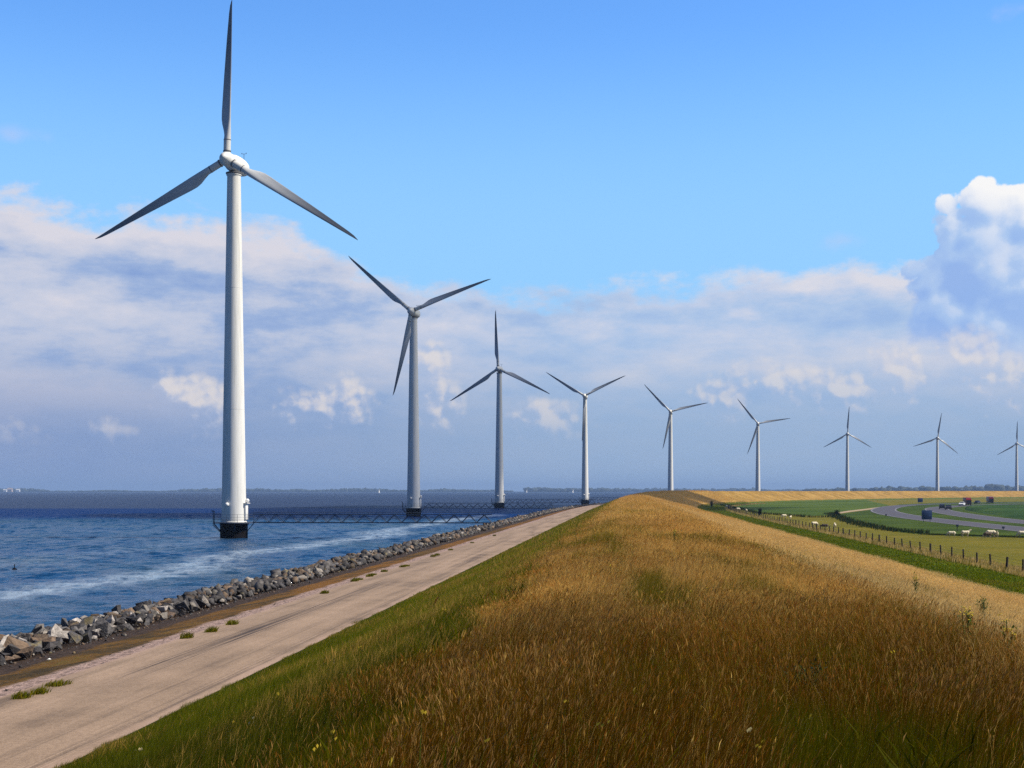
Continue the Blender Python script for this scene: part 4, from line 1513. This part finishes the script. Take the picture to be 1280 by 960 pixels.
# ------------------------------------------------------------------ shrubs, weeds and tufts
def leafy(name, loc, n, rx, h, leaf, cols, flower=None, stems=5, seed=0):
    """one plant: stems, leaves as small bent faces, optionally a flower head part"""
    rng = np.random.default_rng(seed)
    root = empty(name, loc)
    bm = bmesh.new()
    tips = []
    for k in range(stems):
        a = rng.uniform(0, 6.28)
        q = (math.cos(a) * rx * rng.uniform(.1, .6), math.sin(a) * rx * rng.uniform(.1, .6), h * rng.uniform(.75, 1.0))
        tube(bm, (q[0] * .1, q[1] * .1, 0), q, .008 * max(1, h), .004, seg=5)
        tips.append(q)
    from_bm('stem', bm, M_POST if h > 1.2 else M_STEM, root)
    V, F, C = [], [], []
    for k in range(n):
        t_ = tips[rng.integers(0, stems)]
        u = rng.uniform(.08, 1.0)
        c = np.array([t_[0] * u, t_[1] * u, t_[2] * u]) + rng.normal(0, rx * .28, 3) * np.array([1, 1, .5])
        c[2] = max(c[2], .02)
        a, e = rng.uniform(0, 6.28), rng.uniform(-.3, 1.0)
        d = np.array([math.cos(a) * math.cos(e), math.sin(a) * math.cos(e), math.sin(e)])
        sd = np.array([-math.sin(a), math.cos(a), 0.0])
        L = leaf * rng.uniform(.6, 1.3)
        b = len(V)
        V += [c, c + d * L * .5 + sd * L * .2, c + d * L, c + d * L * .5 - sd * L * .2]
        F.append((b, b + 1, b + 2, b + 3))
        C += [np.array(cols[rng.integers(0, len(cols))]) * rng.uniform(.7, 1.25)] * 4
    link_mesh('foliage', np_mesh('foliage', np.array(V), np.array(F), cols=np.array(C)), M_LEAF, root)
    if flower is not None:
        bm = bmesh.new()
        for q in tips:
            for k in range(5):
                bmesh.ops.create_icosphere(bm, subdivisions=1, radius=.011, matrix=Matrix.Translation((q[0] + rng.normal(0, .022), q[1] + rng.normal(0, .022), q[2] + rng.uniform(-.02, .04))) @ Matrix.Diagonal((1, 1, .5, 1)))
        from_bm('flower_head', bm, flower, root)
    return root


M_STEM = plain('green_stem', (0.08, 0.12, 0.02), 0.7)
M_YELLOW = plain('yellow_petals', (0.66, 0.48, 0.03), 0.6)
GC = [(0.05, 0.10, 0.015), (0.08, 0.14, 0.02), (0.035, 0.07, 0.012)]
DK = [(0.018, 0.03, 0.010), (0.03, 0.045, 0.014)]


def on_dike(X, Y, it=60):
    """the spot on the dike seen at column X and row Y: walk the line of sight until it meets the turf"""
    ux, uz = (X - 640.0) / FPX, -(Y - HOR) / FPX
    d = 4.0
    while d < 600:
        x, y, z = ux * d, d, CAMZ + uz * d
        k = int(np.argmin(np.hypot(_cx - x, _cy - y)))
        s = _s[k]
        t = (x - _cx[k]) * math.cos(_hr[k]) - (y - _cy[k]) * math.sin(_hr[k])
        zz = path_z(s, t) if -12.0 < t < -8.0 else (dike_z(np.array(s), np.array(t)) if t >= -8 else np.interp(t, PT, PZ))
        if z <= zz:
            return x, y, float(zz)
        d += max(.05, d * .003)
    return x, y, float(zz)


def weeds():
    for i, (X, Y, h, lab, fl) in enumerate([(1145, 752, .55, 'yellow flowering weed on the right shoulder of the dike, nearer the fence', M_YELLOW),
                                            (1231, 782, .5, 'dark green leafy weed low on the right shoulder of the dike', None),
                                            (1208, 836, .5, 'tall yellow ragwort in the dry grass near the right edge', M_YELLOW),
                                            (1262, 846, .42, 'bushy yellow weed at the very right edge of the grass', M_YELLOW),
                                            (1008, 888, .34, 'dark green leafy clump sunk in the rusty grass near the viewer', None),
                                            (842, 690, .45, 'small greenish weed standing on the golden dike crest', M_YELLOW)]):
        x, y, z = on_dike(X, Y)
        o = leafy('weed', (x, y, z), 170 if fl else 420, (.12 if fl else .2), h + (.12 if i != 4 else 0), .055 if i != 4 else .045, GC if i != 4 else DK + [(0.02, 0.05, 0.015)], fl, 6, 70 + i)
        tag(o, lab, 'weed')
    # tufts sprouting along the seaward edge of the path
    TU = [(71, 857, 'wide green grass tuft on the near seaward edge of the path'), (27, 873, 'flat green tuft nearest the lower left corner of the path'), (49, 867, 'tiny green tuft between two bigger ones by the path edge'),
          (233, 798, 'dark green tuft on the path edge above the dark tyre streak'), (264, 790, 'small yellow-green tuft just past the dark one on the path edge'), (290, 781, 'low yellowish tuft beside the pinkish rubble edge'),
          (405, 742, 'round green tuft alone on the pinkish path edge')]
    for i, (X, Y) in enumerate([(443, 727), (449, 725), (462, 721), (466, 719), (480, 715), (503, 709), (508, 708), (541, 696), (546, 694.5), (563, 688), (590, 679), (618, 670)]):
        TU.append((X, Y, None))
    for i, (X, Y, lab) in enumerate(TU):
        x, y, z = on_dike(X, Y)
        rng = np.random.default_rng(300 + i)
        n = 240
        sx = .15 if i in (0,) else .10
        sx *= .8
        bx, by = rng.normal(0, sx, n).clip(-2 * sx, 2 * sx), rng.normal(0, sx * 1.3, n).clip(-2 * sx, 2 * sx)
        hgt = rng.uniform(.05, .17, n) * (.7 + .5 * rng.random())
        pal = np.vstack([GREEN * .85, OLIVE * 1.0])
        v, f, c = blades(bx, by, np.zeros(n), hgt, rng.uniform(.012, .022, n), hgt * rng.uniform(.3, 1.0, n), rng.uniform(0, 6.28, n), pal[rng.integers(0, len(pal), n)] * rng.uniform(.8, 1.3, (n, 1)))[:3]
        o = link_mesh('grass_tuft', np_mesh('grass_tuft', v, f, cols=c), M_GRASS)
        o.location = (x, y, z - .01)
        tag(o, lab or 'small green tuft in the line of tufts along the middle stretch of the path edge', 'grass tuft', 'grass tufts along the path edge')
    # dark shrubs at the far end of the fence
    for i, (X, Y, h, w, lab) in enumerate([(890, 634, 2.2, 1.0, 'dark squat shrub marking the far end of the pasture fence'), (949.5, 644.5, 1.6, .5, 'dark narrow bush beside the fence, below the green crop field'),
                                           (1046, 645.5, 1.3, .9, 'low dark bush at the mouth of the sandy farm track')]):
        x, y = px(X, Y, LANDZ)
        o = leafy('shrub', (x, y, LANDZ), 900, w, h, .3, DK, None, 9, 500 + i)
        tag(o, lab, 'shrub')
    bm = bmesh.new()
    rr = random.Random(1)
    for _ in range(12):
        v = Vector((rr.gauss(0, 1), rr.gauss(0, 1), rr.gauss(0, 1))).normalized()
        bm.verts.new((v.x * .07, v.y * .06, v.z * .04 + .03))
    bmesh.ops.convex_hull(bm, input=bm.verts)
    o = from_bm('stone', bm, plain('white_stone', (0.8, 0.79, 0.77), 0.6), None, 0)
    x, y, z = on_dike(61, 827)
    o.location = (x, y, z + .02)
    tag(o, 'single small white stone lying on the dark berm below the rocks', 'stone')


weeds()


# ------------------------------------------------------------------ sheep
def sheep_mesh(name, graze, dark=False):
    """one continuous animal fused from overlapping volumes"""
    bm = bmesh.new()
    def ell(c, r, rot=None):
        M = Matrix.Translation(c) @ (rot or Matrix.Identity(4)) @ Matrix.Diagonal((*r, 1))
        bmesh.ops.create_icosphere(bm, subdivisions=3, radius=1.0, matrix=M)
    ell((0, 0, .62), (.52, .25, .25))
    ell((.30, 0, .64), (.27, .24, .25))
    ell((-.32, 0, .64), (.27, .25, .25))
    for sx, sy in ((.34, .13), (.34, -.13), (-.38, .14), (-.38, -.14)):
        ell((sx, sy, .48), (.12, .085, .18))
        kx = sx + (.02 if sx > 0 else -.05)
        tube(bm, (sx, sy, .42), (kx, sy, .22), .055, .042, 8)
        tube(bm, (kx, sy, .24), (sx, sy, .0), .042, .036, 8)
    if graze:
        tube(bm, (.48, 0, .66), (.74, 0, .36), .15, .10, 10)
        ell((.80, 0, .24), (.15, .075, .085), Matrix.Rotation(R(58), 4, 'Y'))
        for sy in (-1, 1):
            ell((.74, .11 * sy, .34), (.03, .07, .025))
    else:
        tube(bm, (.46, 0, .70), (.68, 0, .95), .15, .10, 10)
        ell((.80, 0, .97), (.16, .075, .085), Matrix.Rotation(R(22), 4, 'Y'))
        for sy in (-1, 1):
            ell((.70, .12 * sy, 1.02), (.03, .07, .025))
    ell((-.60, 0, .60), (.05, .05, .13))
    me = bpy.data.meshes.new(name)
    bm.to_mesh(me)
    bm.free()
    o = bpy.data.objects.new(name, me)
    COL.objects.link(o)
    md = o.modifiers.new('fuse', 'REMESH')
    md.mode = 'VOXEL'
    md.voxel_size = .028
    dg = bpy.context.evaluated_depsgraph_get()
    out = bpy.data.meshes.new_from_object(o.evaluated_get(dg))
    bpy.data.objects.remove(o)
    out.materials.clear()
    out.materials.append(M_FLEECE_D if dark else M_FLEECE)
    out.materials.append(M_FACE)
    mi, sx_ = [], []
    for p in out.polygons:
        c = p.center
        face = (c.z < .36 and abs(c.x) < .56) or (c.x > .70)
        mi.append(1 if face else 0)
    out.polygons.foreach_set('material_index', mi)
    out.polygons.foreach_set('use_smooth', [True] * len(mi))
    return out


def flock():
    ms = {(g, d): sheep_mesh('sheep', g, d) for g in (True, False) for d in (True, False)}
    L = [(1189.5, 671.3, True, False, 170, .92, 'white sheep grazing at the tail end of the close pair'), (1206.5, 671.3, False, False, 5, 1.02, 'white sheep with its head up, in the close pair on the meadow'),
         (1238.5, 671.8, True, False, 178, 1.15, 'big white sheep broadside, partly behind a dark one'), (1234.5, 672.8, True, True, 188, .95, 'dark brown sheep grazing in front of the big white one'),
         (1246.0, 672.0, False, False, 255, .9, 'small white sheep facing the viewer beside the big one'), (1278, 672.0, True, False, 175, 1.05, 'white sheep cut off by the right edge of the photo'),
         (1018.0, 658.6, True, False, 20, 1.05, 'white sheep just behind the fence posts, left of the bare patch'), (1031.0, 661.0, True, True, 160, .95, 'dark sheep behind the fence between two white ones'),
         (1043.5, 660.6, False, False, 80, .95, 'white sheep seen end-on behind the middle of the fence'), (980.0, 647.8, True, False, 195, 1.05, 'bright white sheep behind the fence below the green crop field'),
         (988.0, 648.8, False, False, 60, .8, 'white lamb right beside the bright sheep at the fence'), (922.5, 638.4, True, False, 15, 1.1, 'distant pale sheep near the dark far end of the fence'),
         (933.0, 640.4, False, False, 90, 1.0, 'distant upright pale sheep just before the narrow bush'), (909.0, 634.6, True, False, 170, 1.1, 'farthest pale sheep, next to the squat shrub')]
    for X, Y, g, d, rot, k, lab in L:
        o = bpy.data.objects.new('sheep', ms[(g, d)])
        COL.objects.link(o)
        x, y = px(X, Y, LANDZ)
        o.location = (x, y, LANDZ + .02)
        o.rotation_euler = (0, 0, R(rot))
        k *= .86
        o.scale = (k, k, k)
        tag(o, lab, 'sheep', 'sheep on the meadow')


flock()


# ------------------------------------------------------------------ traffic, signs
def wheel(root, x, y, r, w):
    bm = bmesh.new()
    M = Matrix.Translation((x, y, r)) @ Matrix.Rotation(R(90), 4, 'X')
    lathe(bm, [(r * .55, -w / 2), (r * .92, -w / 2), (r, -w * .3), (r, w * .3), (r * .92, w / 2), (r * .55, w / 2)], 20, M)
    wl = from_bm('wheel', bm, M_TYRE, root)
    bm = bmesh.new()
    lathe(bm, [(r * .56, -w * .53), (r * .56, w * .53)], 16, M)
    from_bm('rim', bm, M_CHROME, wl)


def side_extrude(bm, outline, y0, y1, narrow=None):
    """outline (x, z); narrow(z) scales the half width"""
    a = [bm.verts.new((x, y0 * (narrow(z) if narrow else 1), z)) for x, z in outline]
    b = [bm.verts.new((x, y1 * (narrow(z) if narrow else 1), z)) for x, z in outline]
    bm.faces.new(a)
    bm.faces.new(b[::-1])
    n = len(outline)
    for i in range(n):
        j = (i + 1) % n
        bm.faces.new((a[i], b[i], b[j], a[j]))


def make_car(col, label):
    """nose at +x"""
    root = empty('car')
    tag(root, label, 'car', 'traffic on the motorway')
    m = plain('car_paint', col, 0.3, 0, 0.03, 1.0)
    nar = lambda z: 1.0 - max(0, z - .9) * .28
    bm = bmesh.new()
    side_extrude(bm, [(-2.1, .35), (-2.15, .7), (-2.0, .95), (-1.75, 1.0), (-1.2, 1.42), (-.6, 1.48), (.2, 1.44), (.95, 1.0), (1.9, .85), (2.12, .65), (2.1, .35), (1.7, .25), (-1.7, .25)], -.85, .85, nar)
    bmesh.ops.bevel(bm, geom=list(bm.edges), offset=.05, segments=2, affect='EDGES')
    from_bm('body', bm, m, root, 40)
    for sy in (-1, 1):
        bm = bmesh.new()
        y = sy
        pts = [(-1.6, 1.02), (-1.15, 1.36), (-.6, 1.41), (.15, 1.37), (.72, 1.03)]
        f = [bm.verts.new((x, sy * (.85 * nar(z) + .006), z)) for x, z in pts]
        g = [bm.verts.new((x, sy * (.85 * nar(z) - .02), z)) for x, z in pts]
        bm.faces.new(f)
        bm.faces.new(g[::-1])
        for i in range(5):
            bm.faces.new((f[i], g[i], g[(i + 1) % 5], f[(i + 1) % 5]))
        from_bm('side_window', bm, M_GLASS, root, 0)
    for nm, p, q in (('windscreen', (.28, 1.40), (.90, 1.04)), ('rear_window', (-1.27, 1.38), (-1.72, 1.03))):
        bm = bmesh.new()
        d = .012 if nm == 'windscreen' else -.012
        w0, w1 = .66, .72
        vs = [bm.verts.new(c) for c in ((p[0] + d, -w0, p[1] + .02), (p[0] + d, w0, p[1] + .02), (q[0] + d, w1, q[1] + .02), (q[0] + d, -w1, q[1] + .02))]
        ws = [bm.verts.new(v.co - Vector((d * 3, 0, .03))) for v in vs]
        bm.faces.new(vs)
        bm.faces.new(ws[::-1])
        for i in range(4):
            bm.faces.new((vs[i], ws[i], ws[(i + 1) % 4], vs[(i + 1) % 4]))
        from_bm(nm, bm, M_GLASS, root, 0)
    for sy in (-1, 1):
        bm = bmesh.new()
        box(bm, 2.02, 2.13, sy * .72 - .16, sy * .72 + .16, .60, .74, .02)
        from_bm('headlight', bm, M_LIGHT, root)
        for x in (-1.32, 1.32):
            wheel(root, x, sy * .78, .31, .2)
    return root


def make_truck(cabcol, boxcol, label):
    """cab at +x"""
    root = empty('truck')
    tag(root, label, 'truck', 'traffic on the motorway')
    mc, mb = plain('cab_paint', cabcol, .35, 0, .04, 1.0), plain('trailer_skin', boxcol, .5, 0, .06, 1.0)
    bm = bmesh.new()
    side_extrude(bm, [(4.0, .55), (6.15, .55), (6.22, 1.6), (6.1, 2.5), (5.8, 3.0), (5.3, 3.25), (4.0, 3.55)], -1.22, 1.22)
    bmesh.ops.bevel(bm, geom=list(bm.edges), offset=.07, segments=2, affect='EDGES')
    cab = from_bm('cab', bm, mc, root, 40)
    bm = bmesh.new()
    vs = [bm.verts.new(c) for c in ((6.25, -1.05, 1.75), (6.25, 1.05, 1.75), (6.14, 1.02, 2.5), (6.14, -1.02, 2.5))]
    ws = [bm.verts.new(v.co - Vector((.06, 0, 0))) for v in vs]
    bm.faces.new(vs)
    bm.faces.new(ws[::-1])
    for i in range(4):
        bm.faces.new((vs[i], ws[i], ws[(i + 1) % 4], vs[(i + 1) % 4]))
    from_bm('windscreen', bm, M_GLASS, cab, 0)
    bm = bmesh.new()
    for k in range(4):
        box(bm, 6.2, 6.27, -.8, .8, .85 + k * .18, .95 + k * .18)
    from_bm('grille', bm, M_GREY, cab, 0)
    for sy in (-1, 1):
        bm = bmesh.new()
        box(bm, 6.14, 6.24, sy * .98 - .15, sy * .98 + .15, .62, .8, .02)
        from_bm('headlight', bm, M_LIGHT, cab)
    bm = bmesh.new()
    box(bm, -6.4, 3.7, -1.25, 1.25, 1.15, 3.75, .04)
    from_bm('trailer', bm, mb, root)
    bm = bmesh.new()
    box(bm, -6.2, 6.0, -.5, .5, .75, 1.12)
    from_bm('chassis', bm, M_BLACK, root, 0)
    for sy in (-1, 1):
        for x in (5.3, 2.6, -3.6, -4.7, -5.7):
            wheel(root, x, sy * 1.05, .48, .32)
    return root


def road_spot(q, X, Y):
    p = np.array(px(X, Y, LANDZ))
    i = int(np.argmin(np.hypot(*(q - p).T)))
    i = min(max(i, 1), len(q) - 2)
    d = q[i + 1] - q[i - 1]
    return p, math.atan2(d[1], d[0])


def traffic():
    for mk, q, X, Y, rev in (
        (lambda: make_truck((0.20, 0.012, 0.014), (0.24, 0.016, 0.018), 'red truck with a dark windscreen driving at the bend of the motorway'), C2, 1209, 631.8, True),
        (lambda: make_truck((0.11, 0.008, 0.016), (0.34, 0.27, 0.36), 'dark red truck with a pale trailer, farther off on the motorway'), C1, 1237.5, 629.3, True),
        (lambda: make_car((0.75, 0.76, 0.80), 'white car just left of the red truck'), C2, 1202.5, 632.3, True),
        (lambda: make_car((0.025, 0.02, 0.022), 'black car between the two red trucks'), C1, 1221.5, 630.0, True),
        (lambda: make_car((0.02, 0.02, 0.025), 'black car left of the grey one, beyond the big blue sign'), C2, 1177.5, 636.4, False),
        (lambda: make_car((0.07, 0.065, 0.075), 'dark grey car following the black one near the big blue sign'), C2, 1185.5, 637.4, False)):
        o = mk()
        p, a = road_spot(q, X, Y)
        o.location = (float(p[0]), float(p[1]), LANDZ + .057)
        # q runs from the near right round the bend to the far right
        if o.name.startswith('truck'):                                       # both lorries come toward the viewer round the bend
            o.scale = (.8, .8, .8)
            a = math.atan2(float(p[1]), float(p[0])) + R(7)
        o.rotation_euler = (0, 0, a + (math.pi if rev else 0))


def sign(X, Ytop, Ybot, Yfoot, wpx, label):
    x, d = px(X, Yfoot, LANDZ)
    k = d / FPX
    w, h0, h1 = wpx * k, (Yfoot - Ybot) * k, (Yfoot - Ytop) * k
    root = empty('road_sign', (x, d, LANDZ))
    tag(root, label, 'road sign')
    bm = bmesh.new()
    box(bm, -w / 2, w / 2, -.03, .03, h0, h1, .02)
    pn = from_bm('panel', bm, M_SIGN, root)
    bm = bmesh.new()
    for (x0, x1, z0, z1) in ((-w / 2 + .04, w / 2 - .04, h0 + .04, h0 + .09), (-w / 2 + .04, w / 2 - .04, h1 - .09, h1 - .04), (-w / 2 + .04, -w / 2 + .09, h0 + .092, h1 - .092), (w / 2 - .09, w / 2 - .04, h0 + .092, h1 - .092)):
        box(bm, x0, x1, -.036, -.031, z0, z1)
    from_bm('border', bm, plain('sign_border', (0.05, 0.10, 0.24), .5), pn, 0)
    for sx in (-.32, .32):
        bm = bmesh.new()
        tube(bm, (w * sx, .075, -.2), (w * sx, .075, h1 + .05), .045, seg=10)
        from_bm('pole', bm, M_GALV, root)


traffic()
sign(1158.5, 637.8, 649.3, 653.2, 13.0, 'large dark blue road sign at the near side of the motorway bend')
sign(1150.3, 622.6, 627.8, 631.0, 6.4, 'smaller blue road sign on the far verge, above the motorway bend')


def marker(X, Yf, hpx, label):
    x, d = px(X, Yf, LANDZ)
    h = hpx * d / FPX
    root = empty('marker_post', (x, d, LANDZ))
    tag(root, label, 'marker post')
    bm = bmesh.new()
    tube(bm, (0, 0, -.2), (0, 0, h), .05, seg=8)
    from_bm('pole', bm, M_POST, root)
    bm = bmesh.new()
    box(bm, -.2, .2, -.082, -.052, h - .3, h, .01)
    from_bm('plate', bm, M_STEEL, root)


marker(1196.5, 664.0, 8.5, 'thin dark marker post on the verge just above the pair of sheep')
marker(1254.0, 662.5, 4.5, 'short dark marker post at the road edge near the right side')
marker(1107.5, 645.5, 3.0, 'stubby dark marker at the left tip of the motorway bend')


# ------------------------------------------------------------------ far shores, woods, houses and sails
def far_wood(name, pts, hmin, hmax, label, seed):
    """a distant wood reading as one mass: rows of uneven crowns along a line"""
    rr = random.Random(seed)
    rng = np.random.default_rng(seed)
    bm0 = bmesh.new()
    bmesh.ops.create_icosphere(bm0, subdivisions=2, radius=1)
    bv = np.array([v.co[:] for v in bm0.verts])
    bf = np.array([[v.index for v in f.verts] for f in bm0.faces])
    bm0.free()
    V, F, o = [], [], 0
    P = np.array(pts, float)
    d = np.concatenate([[0], np.cumsum(np.hypot(*np.diff(P, axis=0).T))])
    u = 0.0
    while u < d[-1]:
        x, y = np.interp(u, d, P[:, 0]), np.interp(u, d, P[:, 1])
        k = fbm(np.array(u * .004), np.array(seed * 1.0), 3, seed)
        h = (hmin + (hmax - hmin) * float(np.clip((k - .3) * 2.4, 0, 1))) * rr.uniform(.8, 1.15)
        if h > hmin * .75:
            r = rr.uniform(9, 20)
            v = bv * (1 + .22 * rng.normal(0, 1, (len(bv), 1)))
            v = v * np.array([r, r, h * .55]) + np.array([x, y + rr.uniform(-40, 40), 1 + h * .5])
            V.append(v)
            F.append(bf + o)
            o += len(v)
        u += rr.uniform(6, 14)
    me = np_mesh(name, np.concatenate(V), np.concatenate(F))
    ob = link_mesh(name, me, M_WOOD)
    tag(ob, label, 'trees', kind='stuff')


def at(X, d):
    return ((X - 640.0) / FPX * d, d)


D1 = 7000.0
sheet('far_shore', [at(-120, D1 - 30), at(640, D1 - 30), at(660, 6970), at(760, 6900), at(1400, 6900), at(1400, 7600), at(-120, 7600)], 1.2, M_VERGE)
far_wood('far_treeline', [at(-100, D1 + 40), at(70, D1 + 30), at(200, D1), at(640, D1 + 40)], 5, 17, 'hazy blue treeline on the far shore behind the nearer turbines', 4)
far_wood('far_treeline', [at(659, 6300), at(760, 6300)], 13, 19, 'darker wooded point on the far shore just left of the fourth turbine', 6)
far_wood('far_treeline', [at(752, 7000), at(1010, 7000)], 8, 17, 'low hazy treeline beyond the dike between the fourth and seventh turbines', 7)
sheet('far_shore', [at(655, 6250), at(765, 6250), at(765, 6400), at(655, 6400)], 1.0, M_VERGE)
far_wood('far_treeline', [at(1010, 4300), at(1140, 4300), at(1400, 4200)], 12, 20, 'blue-green woods beyond the far dike behind the three smallest turbines', 8)
sheet('far_shore', [at(1000, 4200), at(1420, 4050), at(1420, 4500), at(1000, 4500)], 1.4, M_VERGE)


def house(X, d, w, h, col, label):
    x, y = at(X, d)
    root = empty('house', (x, y, 1.2))
    tag(root, label, 'house')
    bm = bmesh.new()
    box(bm, -w / 2, w / 2, -w * .35, w * .35, 0, h * .6)
    wl = from_bm('wall', bm, plain('render', col, .8), root, 0)
    bm = bmesh.new()
    e = w * .53
    a = [bm.verts.new(c) for c in ((-e, -w * .38, h * .6 + .02), (e, -w * .38, h * .6 + .02), (e, 0, h), (-e, 0, h), (-e, w * .38, h * .6 + .02), (e, w * .38, h * .6 + .02))]
    for f in ((0, 1, 2, 3), (3, 2, 5, 4), (0, 3, 4), (1, 5, 2), (0, 4, 5, 1)):
        bm.faces.new([a[i] for i in f])
    from_bm('roof', bm, plain('roof', tuple(c * .7 for c in col), .8), root, 0)
    bm = bmesh.new()
    for k in (-.3, 0, .3):
        box(bm, w * k - 1, w * k + 1, -w * .35 - .06, -w * .35 - .01, h * .2, h * .42)
    from_bm('window', bm, M_GLASS, wl, 0)


house(6.5, 6400, 15, 13, (0.85, 0.85, 0.85), 'bright white house at the far left end of the opposite shore')
house(12.5, 6450, 22, 19, (0.55, 0.42, 0.36), 'pinkish brown building on the far shore next to the white house')
house(22.5, 6420, 17, 14, (0.85, 0.86, 0.88), 'white house right of the pinkish building on the far shore')


def sailboat(X, Yfoot, hpx, label, rz):
    d = FPX * CAMZ / (Yfoot - HOR)
    x, y = at(X, d)
    k = hpx * d / FPX / 11.0
    root = empty('sailboat', (x, y, 0), rz)
    root.scale = (k, k, k)
    tag(root, label, 'sailboat', 'sailing boats far out on the lake')
    ms = plain('sailcloth', (0.85, 0.85, 0.84), .8)
    bm = bmesh.new()
    out = [(-3.2, .9), (-3.0, .2), (-2.0, -.3), (1.5, -.3), (3.0, .3), (4.0, 1.05)]
    side_extrude(bm, out, -.9, .9, lambda z: .5 + .5 * min(1, max(0, z + .3)))
    for v in bm.verts:
        if v.co.x > 2:
            v.co.y *= .25
    from_bm('hull', bm, M_LAMP, root, 40)
    bm = bmesh.new()
    tube(bm, (.5, 0, .6), (.5, 0, 11.0), .09, .05)
    from_bm('mast', bm, M_GALV, root)
    for nm, tri in (('mainsail', ((.4, 1.6), (.4, 10.6), (-3.2, 1.7))), ('jib', ((.7, 9.6), (3.9, 1.2), (.9, 1.5)))):
        bm = bmesh.new()
        a = [bm.verts.new((x_, .03 + (.35 if i == 2 else 0), z_)) for i, (x_, z_) in enumerate(tri)]
        b = [bm.verts.new(v.co - Vector((0, .05, 0))) for v in a]
        bm.faces.new(a)
        bm.faces.new(b[::-1])
        for i in range(3):
            bm.faces.new((a[i], b[i], b[(i + 1) % 3], a[(i + 1) % 3]))
        from_bm(nm, bm, ms, root, 0)


sailboat(474.0, 616.3, 5.0, 'tiny white sailing boat between the first and second turbines', R(70))
sailboat(658.5, 616.2, 5.2, 'tiny white sailing boat at the left end of the wooded point', R(75))
sailboat(716.3, 616.2, 5.0, 'tiny white sailing boat just left of the fourth turbine', R(65))


def buoy():
    x, y = px(18, 713, 0.0)
    root = empty('buoy', (x, y, 0))
    tag(root, 'small dark buoy floating on the water near the left edge', 'buoy')
    bm = bmesh.new()
    lathe(bm, [(.05, -.3), (.2, -.1), (.22, .08), (.12, .16), (.05, .2)], 14)
    from_bm('float', bm, M_BLACK, root)
    bm = bmesh.new()
    tube(bm, (0, 0, .18), (0.02, 0, .5), .035, seg=8)
    from_bm('pole', bm, M_BLACK, root)


buoy()


def shading_cloud():
    """a fair-weather cloud to the right of the view, high between the sun and the second and third turbines"""
    rr = random.Random(8)
    tx, ty, top = 26.0, 470.0, 760.0
    c = Vector((tx, ty, 25)) + SUND * ((top - 25) / SUND.z)
    bm = bmesh.new()
    for k in range(66):
        a, q = rr.uniform(0, 6.283), math.sqrt(rr.random())
        lobe = k >= 50
        r = rr.uniform(14, 30) * (1.15 - .45 * q)
        p = Vector((c.x + math.cos(a) * q * (34 if lobe else 84) - (52 if lobe else 0), c.y + math.sin(a) * q * (42 if lobe else 118) - (132 if lobe else 0), c.z + (1 - q * q) * rr.uniform(0, 34)))
        bmesh.ops.create_icosphere(bm, subdivisions=3, radius=r, matrix=Matrix.Translation(p) @ Matrix.Diagonal((1, 1, .72, 1)))
    me = bpy.data.meshes.new('cloud')
    bm.to_mesh(me)
    bm.free()
    m, n, b = new_mat('cloud_white')
    out = m.node_tree.nodes['Material Output']
    b.inputs['Base Color'].default_value = (.9, .9, .9, 1)
    b.inputs['Roughness'].default_value = 1.0
    tl = n.node('ShaderNodeBsdfTranslucent')
    tl.inputs[0].default_value = (.9, .9, .9, 1)
    tp = n.node('ShaderNodeBsdfTransparent')
    m1, m2 = n.node('ShaderNodeMixShader'), n.node('ShaderNodeMixShader')
    m1.inputs[0].default_value, m2.inputs[0].default_value = .5, .55
    n.t.links.new(b.outputs[0], m1.inputs[1])
    n.t.links.new(tl.outputs[0], m1.inputs[2])
    n.t.links.new(m1.outputs[0], m2.inputs[1])
    n.t.links.new(tp.outputs[0], m2.inputs[2])
    n.t.links.new(m2.outputs[0], out.inputs['Surface'])
    o = link_mesh('cloud', me, m)
    md = o.modifiers.new('fuse', 'REMESH')
    md.mode, md.voxel_size, md.use_smooth_shade = 'VOXEL', 4.0, True
    tag(o, 'small white fair-weather cloud high to the right of the row of turbines', 'cloud', kind='stuff')


shading_cloud()
